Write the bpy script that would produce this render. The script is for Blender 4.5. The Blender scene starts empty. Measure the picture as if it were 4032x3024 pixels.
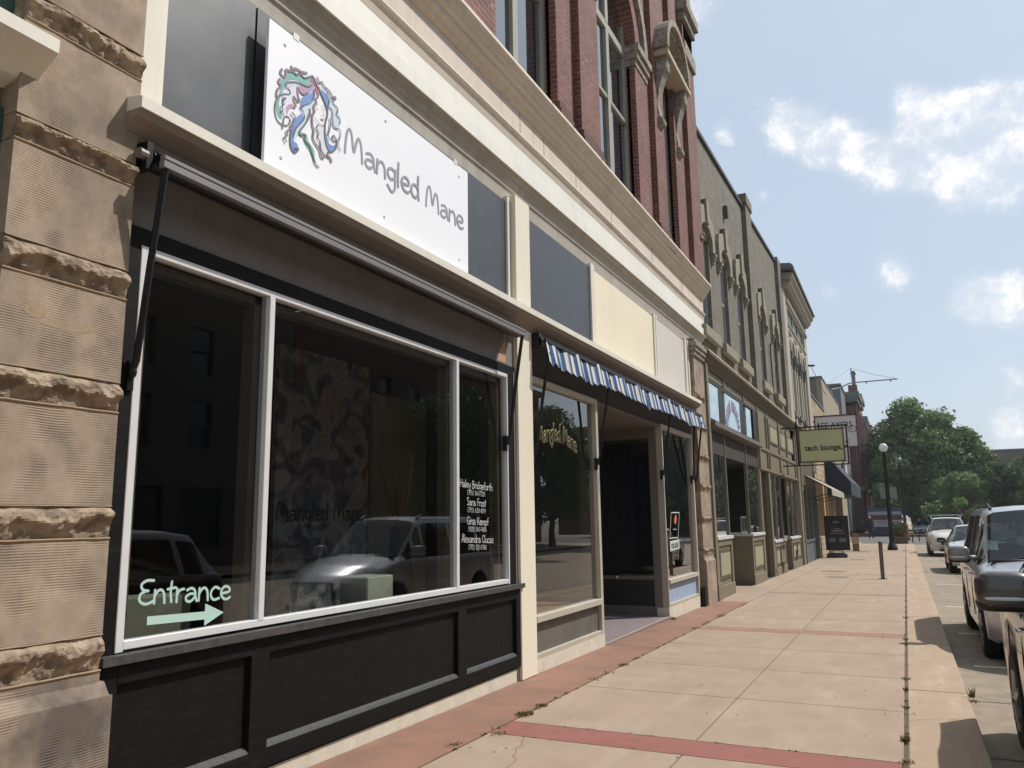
import bpy, math, random
import numpy as np
from mathutils import Matrix, Vector
from math import radians, sin, cos, pi
random.seed(7)
S = bpy.context.scene
COL = S.collection

# ------------------------------------------------------------------ camera
cam_d = bpy.data.cameras.new("camera"); cam = bpy.data.objects.new("camera", cam_d); COL.objects.link(cam)
cam_d.sensor_width = 36.0; cam_d.lens = 27.845; cam_d.clip_start = 0.05; cam_d.clip_end = 3000
right = Vector((0.8980229, 0.43971656, -0.01429017)); down = Vector((-0.08732244, 0.14631323, -0.9853767)); fwd = Vector((-0.43119561, 0.88613869, 0.16978975))
cam.matrix_world = Matrix(((right.x, -down.x, -fwd.x, 3.72), (right.y, -down.y, -fwd.y, 0.0), (right.z, -down.z, -fwd.z, 1.6), (0, 0, 0, 1)))
S.camera = cam
S.render.engine = 'CYCLES'
S.view_settings.view_transform = 'Standard'; S.view_settings.look = 'None'; S.view_settings.gamma = 1
S.view_settings.exposure = 0.32
S.cycles.max_bounces = 8; S.cycles.transparent_max_bounces = 12

# ------------------------------------------------------------------ light
LD = Vector((-1.0, -0.9, -1.7)).normalized()          # direction the sunlight travels
EL = math.asin(-LD.z); AZ = math.atan2(-LD.x, -LD.y)  # azimuth from +Y towards +X
sun_d = bpy.data.lights.new("sun", 'SUN'); sun = bpy.data.objects.new("sun", sun_d); COL.objects.link(sun)
sun_d.energy = 3.6; sun_d.angle = radians(0.5); sun_d.color = (1.0, 0.955, 0.90)
sun.rotation_euler = LD.to_track_quat('-Z', 'Y').to_euler()
LOGO_F= [('teal', [(3.867, 4.573), (3.871, 4.647), (3.93, 4.7), (3.943, 4.738), (4.012, 4.778), (4.055, 4.788), (4.115, 4.787), (4.143, 4.824), (4.173, 4.818), (4.175, 4.775), (4.117, 4.734), (4.029, 4.726), (3.952, 4.685), (3.913, 4.622), (3.908, 4.593), (3.863, 4.529)]), ('teal', [(3.847, 4.505), (3.874, 4.519), (3.862, 4.472), (3.875, 4.416), (3.896, 4.406), (3.895, 4.369), (3.872, 4.358), (3.843, 4.39), (3.833, 4.452)]), ('lav', [(3.933, 4.643), (4.03, 4.705), (4.024, 4.675), (3.969, 4.641), (3.955, 4.623)]), ('mauve', [(4.031, 4.684), (4.117, 4.729), (4.175, 4.775), (4.212, 4.8), (4.207, 4.753), (4.149, 4.675), (4.092, 4.64), (4.054, 4.669)]), ('blue', [(4.079, 4.601), (4.106, 4.644), (4.178, 4.7), (4.214, 4.752), (4.217, 4.692), (4.182, 4.631), (4.117, 4.572), (4.108, 4.53), (4.075, 4.53)]), ('blue', [(4.098, 4.504), (4.114, 4.469), (4.073, 4.412), (4.032, 4.351), (4.014, 4.295), (4.012, 4.253), (4.051, 4.255), (4.067, 4.215), (4.027, 4.171), (3.99, 4.202), (3.983, 4.266), (3.99, 4.347), (4.022, 4.419), (4.056, 4.467)]), ('teal', [(4.162, 4.567), (4.188, 4.574), (4.165, 4.493), (4.117, 4.406), (4.09, 4.356), (4.148, 4.367), (4.165, 4.327), (4.196, 4.308), (4.235, 4.277), (4.244, 4.228), (4.261, 4.192), (4.238, 4.193), (4.207, 4.223), (4.183, 4.255), (4.137, 4.283), (4.121, 4.318), (4.069, 4.326), (4.13, 4.434)]), ('ice', [(4.266, 4.806), (4.321, 4.812), (4.378, 4.785), (4.412, 4.768), (4.454, 4.744), (4.496, 4.719), (4.515, 4.649), (4.517, 4.593), (4.469, 4.553), (4.428, 4.562), (4.409, 4.626), (4.423, 4.684), (4.374, 4.693), (4.356, 4.74), (4.3, 4.757)]), ('ice', [(4.11, 4.563), (4.218, 4.676), (4.213, 4.614), (4.184, 4.578), (4.156, 4.532), (4.123, 4.435), (4.075, 4.355), (4.022, 4.258), (4.02, 4.309), (4.053, 4.376), (4.114, 4.458), (4.116, 4.512), (4.096, 4.535)]), ('blue', [(4.268, 4.779), (4.314, 4.792), (4.371, 4.77), (4.382, 4.703), (4.369, 4.607), (4.357, 4.518), (4.376, 4.427), (4.425, 4.405), (4.473, 4.432), (4.48, 4.479), (4.489, 4.439), (4.451, 4.366), (4.395, 4.347), (4.354, 4.39), (4.339, 4.476), (4.363, 4.576), (4.359, 4.658), (4.301, 4.735)]), ('pale', [(4.26, 4.495), (4.333, 4.512), (4.346, 4.402), (4.395, 4.347), (4.358, 4.287), (4.302, 4.328), (4.292, 4.384), (4.26, 4.402)]), ('pale', [(3.888, 4.573), (3.955, 4.628), (4.024, 4.67), (4.042, 4.604), (4.003, 4.51), (3.942, 4.465), (3.932, 4.392), (3.903, 4.409), (3.891, 4.507)]), ('rose', [(4.188, 4.842), (4.219, 4.837), (4.276, 4.756), (4.255, 4.712), (4.229, 4.765), (4.212, 4.8), (4.175, 4.791)]), ('mauve', [(3.938, 4.411), (3.928, 4.463), (3.968, 4.514), (4.017, 4.522), (4.011, 4.506), (3.963, 4.47)]), ('rose', [(4.292, 4.562), (4.308, 4.562), (4.331, 4.572), (4.32, 4.551), (4.3, 4.551)])]
LOGO_S= [('d', 0.0062, [(3.847, 4.51), (3.826, 4.454), (3.821, 4.4), (3.835, 4.351), (3.86, 4.327), (3.897, 4.319), (3.901, 4.295)]), ('d', 0.0055, [(3.907, 4.334), (3.912, 4.377), (3.938, 4.405), (3.969, 4.405), (3.971, 4.374), (3.941, 4.335), (3.907, 4.329)]), ('d', 0.0062, [(3.853, 4.519), (3.903, 4.554), (3.957, 4.582), (3.96, 4.61), (3.928, 4.614), (3.919, 4.641), (3.953, 4.672), (4.016, 4.705), (4.088, 4.724), (4.147, 4.738), (4.19, 4.775)]), ('m', 0.0102, [(3.873, 4.727), (3.862, 4.689), (3.893, 4.682), (3.916, 4.708), (3.914, 4.744), (3.949, 4.755)]), ('m', 0.0102, [(3.968, 4.8), (3.977, 4.767), (4.001, 4.775), (3.993, 4.797), (4.032, 4.811), (4.076, 4.815), (4.127, 4.835)]), ('m', 0.0086, [(3.857, 4.645), (3.845, 4.613), (3.87, 4.6), (3.841, 4.559), (3.83, 4.512), (3.841, 4.497)]), ('d', 0.007, [(3.942, 4.748), (3.984, 4.771), (4.02, 4.764), (4.055, 4.791), (4.107, 4.786), (4.158, 4.821), (4.195, 4.846), (4.219, 4.82), (4.268, 4.779), (4.308, 4.739), (4.35, 4.693), (4.372, 4.636), (4.348, 4.541), (4.343, 4.456), (4.371, 4.37), (4.42, 4.347), (4.475, 4.399), (4.484, 4.465), (4.446, 4.492), (4.432, 4.452), (4.46, 4.448)]), ('m', 0.0094, [(4.035, 4.67), (4.041, 4.62), (4.061, 4.582), (4.036, 4.569), (4.003, 4.584), (4.001, 4.552), (4.024, 4.531), (4.011, 4.506)]), ('d', 0.0055, [(4.039, 4.677), (4.091, 4.65), (4.149, 4.691)]), ('d', 0.007, [(4.169, 4.571), (4.175, 4.53), (4.13, 4.439), (4.068, 4.347), (4.084, 4.332), (4.134, 4.355), (4.128, 4.31), (4.181, 4.291), (4.198, 4.261), (4.222, 4.229), (4.246, 4.181), (4.285, 4.17)]), ('d', 0.0047, [(4.214, 4.757), (4.217, 4.703), (4.182, 4.631), (4.109, 4.573), (4.071, 4.533), (4.116, 4.497), (4.107, 4.455), (4.039, 4.364), (4.01, 4.289)]), ('d', 0.007, [(4.0, 4.362), (3.982, 4.281), (3.99, 4.202), (4.033, 4.174), (4.067, 4.22), (4.032, 4.205)]), ('m', 0.0094, [(4.255, 4.712), (4.229, 4.677), (4.241, 4.661), (4.213, 4.614), (4.222, 4.58), (4.201, 4.532), (4.203, 4.473), (4.221, 4.427), (4.215, 4.371), (4.24, 4.339), (4.287, 4.311), (4.312, 4.262), (4.336, 4.261)]), ('d', 0.0047, [(4.271, 4.5), (4.25, 4.463), (4.274, 4.43), (4.264, 4.393), (4.296, 4.369), (4.302, 4.323), (4.342, 4.291), (4.382, 4.292)]), ('m', 0.0109, [(4.388, 4.328), (4.381, 4.297), (4.414, 4.295), (4.426, 4.272)]), ('m', 0.0086, [(4.241, 4.86), (4.265, 4.833), (4.296, 4.85), (4.321, 4.829), (4.361, 4.827), (4.402, 4.814), (4.419, 4.795), (4.459, 4.809), (4.448, 4.786)]), ('d', 0.0047, [(4.419, 4.789), (4.429, 4.749), (4.487, 4.732), (4.473, 4.674), (4.515, 4.66), (4.516, 4.621)]), ('d', 0.0047, [(4.354, 4.795), (4.388, 4.756), (4.378, 4.701), (4.423, 4.678), (4.43, 4.608), (4.452, 4.562), (4.518, 4.57), (4.524, 4.522), (4.505, 4.474), (4.511, 4.42), (4.532, 4.407)]), ('d', 0.0062, [(4.397, 4.609), (4.403, 4.562), (4.393, 4.507), (4.379, 4.462), (4.404, 4.44)]), ('d', 0.0027, [(4.22, 4.53), (4.263, 4.518), (4.318, 4.511), (4.34, 4.532)]), ('d', 0.002, [(4.327, 4.67), (4.335, 4.619), (4.338, 4.564)]), ('d', 0.002, [(4.238, 4.645), (4.261, 4.643)]), ('d', 0.002, [(4.302, 4.663), (4.323, 4.679)]), ('d', 0.002, [(4.228, 4.616), (4.244, 4.61), (4.262, 4.619)]), ('d', 0.002, [(4.305, 4.634), (4.324, 4.644)]), ('d', 0.0023, [(4.303, 4.591), (4.318, 4.594)]), ('m', 0.0078, [(3.985, 4.454), (4.017, 4.438), (4.002, 4.389), (3.982, 4.354), (3.977, 4.33), (3.943, 4.294), (3.948, 4.271), (3.922, 4.238), (3.937, 4.214)]), ('d', 0.0055, [(3.894, 4.519), (3.918, 4.531), (3.895, 4.499), (3.903, 4.482), (3.884, 4.452), (3.892, 4.435), (3.879, 4.408)])]
CLOUDS= [(-0.0866, 0.8925, 0.4427, 0.0238), (-0.0659, 0.9004, 0.43, 0.0237), (-0.0406, 0.9083, 0.4163, 0.0235), (-0.0132, 0.9155, 0.402, 0.0248), (0.0157, 0.9228, 0.3849, 0.0246), (0.0427, 0.9242, 0.3795, 0.0253), (0.0663, 0.9276, 0.3676, 0.025), (0.0915, 0.9302, 0.3554, 0.0272), (0.1158, 0.9329, 0.3409, 0.0268), (0.0368, 0.8967, 0.441, 0.019), (0.0579, 0.9022, 0.4275, 0.0198), (0.0827, 0.908, 0.4108, 0.0245), (0.1081, 0.9043, 0.4131, 0.0241), (0.1323, 0.903, 0.4089, 0.0237), (0.1512, 0.9069, 0.3933, 0.0259), (0.1457, 0.9196, 0.3648, 0.0285), (0.1222, 0.9189, 0.375, 0.0241), (0.0979, 0.9176, 0.3853, 0.022), (0.0057, 0.9607, 0.2774, 0.0136), (0.0209, 0.9647, 0.2626, 0.0135), (0.077, 0.9709, 0.2269, 0.0212), (0.0969, 0.968, 0.2313, 0.021), (0.1173, 0.9682, 0.2208, 0.0207), (0.1378, 0.9657, 0.2199, 0.0219), (-0.0549, 0.9652, 0.2557, 0.0119), (-0.1612, 0.81, 0.5638, 0.031), (-0.15, 0.884, 0.4427, 0.014), (0.1211, 0.9824, 0.1424, 0.0148), (0.1114, 0.9904, 0.0819, 0.0222), (0.1282, 0.988, 0.0856, 0.0244), (-0.1159, 0.9207, 0.3727, 0.0087), (-0.0571, 0.9146, 0.4004, 0.0095)]

W = bpy.data.worlds.new("World"); S.world = W; W.use_nodes = True
nt = W.node_tree; nt.nodes.clear()
def N(t, ty, **k):
    n = t.nodes.new(ty)
    for a, v in k.items(): setattr(n, a, v)
    return n
sky = N(nt, 'ShaderNodeTexSky', sky_type='NISHITA', sun_disc=False)
sky.sun_elevation = EL; sky.sun_rotation = AZ; sky.air_density = 1.1; sky.dust_density = 2.2; sky.ozone_density = 1.0
tc = N(nt, 'ShaderNodeTexCoord')
def vm(op, a, b=None):
    n = N(nt, 'ShaderNodeVectorMath', operation=op)
    for i, v in enumerate((a, b)):
        if v is None: continue
        if isinstance(v, bpy.types.NodeSocket): nt.links.new(v, n.inputs[i])
        else: n.inputs[i].default_value = v
    return n
def mm(t, op, a, b=None, c=None, clamp=False):
    n = N(t, 'ShaderNodeMath', operation=op, use_clamp=clamp)
    for i, v in enumerate((a, b, c)):
        if v is None: continue
        if isinstance(v, bpy.types.NodeSocket): t.links.new(v, n.inputs[i])
        else: n.inputs[i].default_value = v
    return n.outputs[0]
dirn = vm('NORMALIZE', tc.outputs['Generated']).outputs[0]
acc = None
for (cx, cy, cz, r) in CLOUDS:
    d = vm('DISTANCE', dirn, (cx, cy, cz)).outputs['Value']
    f = mm(nt, 'MULTIPLY_ADD', d, -1.0 / (r * 2.15), 1.0, clamp=True)
    f = mm(nt, 'POWER', f, 1.3)
    acc = f if acc is None else mm(nt, 'ADD', acc, f)
acc = mm(nt, 'MINIMUM', acc, 1.0)
nz = N(nt, 'ShaderNodeTexNoise'); nz.inputs['Scale'].default_value = 22; nz.inputs['Detail'].default_value = 11; nz.inputs['Roughness'].default_value = 0.66; nz.inputs['Distortion'].default_value = 0.12
nt.links.new(dirn, nz.inputs['Vector'])
nz2 = N(nt, 'ShaderNodeTexNoise'); nz2.inputs['Scale'].default_value = 2.6; nz2.inputs['Detail'].default_value = 7; nz2.inputs['Roughness'].default_value = 0.6
nt.links.new(dirn, nz2.inputs['Vector'])
far = mm(nt, 'MULTIPLY_ADD', nz2.outputs['Fac'], 5.0, -3.1, clamp=True)     # other clouds elsewhere in the sky
dd = vm('DISTANCE', dirn, (0.0, 0.95, 0.3)).outputs['Value']
far = mm(nt, 'MULTIPLY', far, mm(nt, 'MULTIPLY_ADD', dd, 3.0, -1.6, clamp=True))
cl = mm(nt, 'ADD', mm(nt, 'MULTIPLY', acc, 1.15), mm(nt, 'MULTIPLY_ADD', nz.outputs['Fac'], 3.6, -2.42))
cl = mm(nt, 'MULTIPLY', mm(nt, 'MULTIPLY', cl, 1.1, clamp=True), mm(nt, 'MULTIPLY', acc, 5.0, clamp=True))
soft = mm(nt, 'MULTIPLY', mm(nt, 'ADD', mm(nt, 'MULTIPLY', acc, 1.1), mm(nt, 'MULTIPLY_ADD', nz.outputs['Fac'], 2.4, -1.35), clamp=True), mm(nt, 'MULTIPLY', acc, .55)); cl = mm(nt, 'MAXIMUM', cl, soft); cl = mm(nt, 'MAXIMUM', cl, mm(nt, 'MULTIPLY', far, 0.8))
wisp = mm(nt, 'MULTIPLY', mm(nt, 'MULTIPLY_ADD', nz2.outputs['Fac'], 3.0, -1.1, clamp=True), 0.10)
mixh = N(nt, 'ShaderNodeMixRGB'); mixh.inputs['Fac'].default_value = 0.66; mixh.inputs['Color2'].default_value = (5.6, 6.7, 7.9, 1)
nt.links.new(sky.outputs[0], mixh.inputs['Color1'])
mixc = N(nt, 'ShaderNodeMixRGB'); mixc.inputs['Color2'].default_value = (9.8, 9.8, 10.0, 1)
cc = N(nt, 'ShaderNodeMixRGB'); cc.inputs['Color1'].default_value = (7.6, 7.9, 8.5, 1); cc.inputs['Color2'].default_value = (9.5, 9.5, 9.6, 1); nt.links.new(mm(nt, 'MULTIPLY_ADD', nz.outputs['Fac'], 5.0, -2.1, clamp=True), cc.inputs['Fac']); nt.links.new(cc.outputs[0], mixc.inputs['Color2']); nt.links.new(mm(nt, 'MAXIMUM', cl, wisp), mixc.inputs['Fac']); nt.links.new(mixh.outputs[0], mixc.inputs['Color1'])
bg = N(nt, 'ShaderNodeBackground'); bg.inputs['Strength'].default_value = 0.09
out = N(nt, 'ShaderNodeOutputWorld'); nt.links.new(mixc.outputs[0], bg.inputs[0]); nt.links.new(bg.outputs[0], out.inputs[0])

# ------------------------------------------------------------------ materials
def lin(c):
    return tuple(((v / 255) / 12.92 if v / 255 <= .04045 else ((v / 255 + .055) / 1.055) ** 2.4) for v in c) + (1.0,)
MATS = {}
def mat(name, rgb, rough=.7, var=.12, sc=2.5, bump=.0, bsc=60., metal=0., coat=0., spec=.5, stain=0., rgb2=None, tr=0., stc=(.12, .10, .08), stm=(6, 6, .7), speck=0.):
    if name in MATS: return MATS[name]
    m = bpy.data.materials.new(name); m.use_nodes = True; t = m.node_tree
    b = t.nodes['Principled BSDF']; b.inputs['Roughness'].default_value = rough; b.inputs['Metallic'].default_value = metal
    b.inputs['Coat Weight'].default_value = coat; b.inputs['Coat Roughness'].default_value = .05; b.inputs['Specular IOR Level'].default_value = spec
    g = N(t, 'ShaderNodeNewGeometry'); n1 = N(t, 'ShaderNodeTexNoise'); n1.inputs['Scale'].default_value = sc; n1.inputs['Detail'].default_value = 6; n1.inputs['Roughness'].default_value = .62
    t.links.new(g.outputs['Position'], n1.inputs['Vector'])
    r = N(t, 'ShaderNodeMapRange'); r.inputs['From Min'].default_value = .3; r.inputs['From Max'].default_value = .7; r.inputs['To Min'].default_value = 1 - var; r.inputs['To Max'].default_value = 1 + var
    t.links.new(n1.outputs['Fac'], r.inputs['Value'])
    c = lin(rgb); base = N(t, 'ShaderNodeRGB'); base.outputs[0].default_value = c; src = base.outputs[0]
    if rgb2:
        n2 = N(t, 'ShaderNodeTexNoise'); n2.inputs['Scale'].default_value = sc * 2.7; n2.inputs['Detail'].default_value = 5
        t.links.new(g.outputs['Position'], n2.inputs['Vector'])
        q = N(t, 'ShaderNodeMapRange'); q.inputs['From Min'].default_value = .45; q.inputs['From Max'].default_value = .62
        t.links.new(n2.outputs['Fac'], q.inputs['Value'])
        x = N(t, 'ShaderNodeMixRGB'); t.links.new(q.outputs[0], x.inputs['Fac']); t.links.new(src, x.inputs['Color1']); x.inputs['Color2'].default_value = lin(rgb2); src = x.outputs[0]
    if stain:
        n3 = N(t, 'ShaderNodeTexNoise'); n3.inputs['Scale'].default_value = 1.0; n3.inputs['Detail'].default_value = 8; n3.inputs['Roughness'].default_value = .7
        mp = N(t, 'ShaderNodeMapping'); mp.inputs['Scale'].default_value = stm; t.links.new(g.outputs['Position'], mp.inputs['Vector']); t.links.new(mp.outputs[0], n3.inputs['Vector'])
        q = N(t, 'ShaderNodeMapRange'); q.inputs['From Min'].default_value = .5; q.inputs['From Max'].default_value = .75; q.inputs['To Max'].default_value = stain
        t.links.new(n3.outputs['Fac'], q.inputs['Value'])
        x = N(t, 'ShaderNodeMixRGB'); t.links.new(q.outputs[0], x.inputs['Fac']); t.links.new(src, x.inputs['Color1']); x.inputs['Color2'].default_value = tuple(stc) + (1,); src = x.outputs[0]
    rs_ = r.outputs[0]
    if speck:
        n6 = N(t, 'ShaderNodeTexNoise'); n6.inputs['Scale'].default_value = 85; n6.inputs['Detail'].default_value = 3; n6.inputs['Roughness'].default_value = .8; t.links.new(g.outputs['Position'], n6.inputs['Vector'])
        rs_ = mm(t, 'MULTIPLY', rs_, mm(t, 'MULTIPLY_ADD', n6.outputs['Fac'], speck * 2, 1 - speck))
    v = N(t, 'ShaderNodeVectorMath', operation='SCALE'); t.links.new(src, v.inputs[0]); t.links.new(rs_, v.inputs['Scale']); t.links.new(v.outputs[0], b.inputs['Base Color'])
    rr = N(t, 'ShaderNodeMapRange'); rr.inputs['To Min'].default_value = max(0, rough - .08 * (rough > .1)); rr.inputs['To Max'].default_value = min(1, rough + .08 * (rough > .1)); t.links.new(n1.outputs['Fac'], rr.inputs['Value']); t.links.new(rr.outputs[0], b.inputs['Roughness'])
    if bump:
        n4 = N(t, 'ShaderNodeTexNoise'); n4.inputs['Scale'].default_value = bsc; n4.inputs['Detail'].default_value = 4
        t.links.new(g.outputs['Position'], n4.inputs['Vector'])
        bp = N(t, 'ShaderNodeBump'); bp.inputs['Strength'].default_value = bump; bp.inputs['Distance'].default_value = .01
        t.links.new(n4.outputs['Fac'], bp.inputs['Height']); t.links.new(bp.outputs[0], b.inputs['Normal'])
    if tr:
        b.inputs['Transmission Weight'].default_value = 0
        sm = N(t, 'ShaderNodeBsdfTranslucent'); t.links.new(v.outputs[0], sm.inputs[0]); mx = N(t, 'ShaderNodeMixShader'); mx.inputs[0].default_value = tr
        t.links.new(b.outputs[0], mx.inputs[1]); t.links.new(sm.outputs[0], mx.inputs[2]); t.links.new(mx.outputs[0], t.nodes['Material Output'].inputs[0])
    MATS[name] = m; return m
def brick(name, c1, c2, mortar, bw=.215, bh=.072, msize=.009, rough=.85, patch=None, pamt=.15, squash=1):
    m = bpy.data.materials.new(name); m.use_nodes = True; t = m.node_tree; b = t.nodes['Principled BSDF']; b.inputs['Roughness'].default_value = rough
    g = N(t, 'ShaderNodeNewGeometry'); s = N(t, 'ShaderNodeSeparateXYZ'); t.links.new(g.outputs['Position'], s.inputs[0])
    u = mm(t, 'ADD', s.outputs[0], s.outputs[1]); cb = N(t, 'ShaderNodeCombineXYZ'); t.links.new(u, cb.inputs[0]); t.links.new(s.outputs[2], cb.inputs[1])
    k = N(t, 'ShaderNodeTexBrick'); k.inputs['Scale'].default_value = 1; k.inputs['Brick Width'].default_value = bw; k.inputs['Row Height'].default_value = bh; k.inputs['Mortar Size'].default_value = msize; k.inputs['Mortar Smooth'].default_value = .3
    k.inputs['Color1'].default_value = lin(c1); k.inputs['Color2'].default_value = lin(c2); k.inputs['Mortar'].default_value = lin(mortar); t.links.new(cb.outputs[0], k.inputs['Vector'])
    n = N(t, 'ShaderNodeTexNoise'); n.inputs['Scale'].default_value = 2.2; n.inputs['Detail'].default_value = 7; t.links.new(g.outputs['Position'], n.inputs['Vector'])
    r = N(t, 'ShaderNodeMapRange'); r.inputs['From Min'].default_value = .3; r.inputs['From Max'].default_value = .7; r.inputs['To Min'].default_value = .82; r.inputs['To Max'].default_value = 1.18; t.links.new(n.outputs['Fac'], r.inputs['Value'])
    src = k.outputs['Color']
    if patch:
        n2 = N(t, 'ShaderNodeTexNoise'); n2.inputs['Scale'].default_value = 7; n2.inputs['Detail'].default_value = 6; n2.inputs['Roughness'].default_value = .7; t.links.new(cb.outputs[0], n2.inputs['Vector'])
        q = N(t, 'ShaderNodeMapRange'); q.inputs['From Min'].default_value = .62; q.inputs['From Max'].default_value = .68; q.inputs['To Max'].default_value = pamt; t.links.new(n2.outputs['Fac'], q.inputs['Value'])
        x = N(t, 'ShaderNodeMixRGB'); t.links.new(q.outputs[0], x.inputs['Fac']); t.links.new(src, x.inputs['Color1']); x.inputs['Color2'].default_value = lin(patch); src = x.outputs[0]
    v = N(t, 'ShaderNodeVectorMath', operation='SCALE'); t.links.new(src, v.inputs[0]); t.links.new(r.outputs[0], v.inputs['Scale']); t.links.new(v.outputs[0], b.inputs['Base Color'])
    h = mm(t, 'MULTIPLY_ADD', k.outputs['Fac'], -1.0, mm(t, 'MULTIPLY', n.outputs['Fac'], .3))
    bp = N(t, 'ShaderNodeBump'); bp.inputs['Strength'].default_value = .6; bp.inputs['Distance'].default_value = .012; t.links.new(h, bp.inputs['Height']); t.links.new(bp.outputs[0], b.inputs['Normal'])
    return m
def glassmat(name, tint=(.80, .84, .83), ior=1.55, boost=1.0, rough=0.0, dark=None, wav=.0):
    m = bpy.data.materials.new(name); m.use_nodes = True; t = m.node_tree; t.nodes.remove(t.nodes['Principled BSDF'])
    gl = N(t, 'ShaderNodeBsdfGlossy'); gl.inputs['Roughness'].default_value = rough
    if dark is None:
        a = N(t, 'ShaderNodeBsdfTransparent'); a.inputs[0].default_value = tint + (1,)
    else:
        a = N(t, 'ShaderNodeBsdfDiffuse'); a.inputs[0].default_value = lin(dark)
    gg = N(t, 'ShaderNodeNewGeometry'); dp = N(t, 'ShaderNodeVectorMath', operation='DOT_PRODUCT'); t.links.new(gg.outputs['Normal'], dp.inputs[0]); t.links.new(gg.outputs['Incoming'], dp.inputs[1])
    f0 = ((ior - 1) / (ior + 1)) ** 2 * 1.9; c5 = mm(t, 'POWER', mm(t, 'SUBTRACT', 1.0, mm(t, 'ABSOLUTE', dp.outputs['Value'])), 5.0, clamp=True); frs = mm(t, 'MULTIPLY_ADD', c5, 1 - f0, f0)
    if wav:
        g = N(t, 'ShaderNodeNewGeometry'); n = N(t, 'ShaderNodeTexNoise'); n.inputs['Scale'].default_value = 1.3; n.inputs['Detail'].default_value = 1; t.links.new(g.outputs['Position'], n.inputs['Vector'])
        bp = N(t, 'ShaderNodeBump'); bp.inputs['Strength'].default_value = wav; bp.inputs['Distance'].default_value = .02; t.links.new(n.outputs['Fac'], bp.inputs['Height']); t.links.new(bp.outputs[0], gl.inputs['Normal'])
    f = mm(t, 'MULTIPLY', frs, boost, clamp=True)
    mx = N(t, 'ShaderNodeMixShader'); t.links.new(f, mx.inputs[0]); t.links.new(a.outputs[0], mx.inputs[1]); t.links.new(gl.outputs[0], mx.inputs[2]); t.links.new(mx.outputs[0], t.nodes['Material Output'].inputs[0])
    return m

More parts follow.
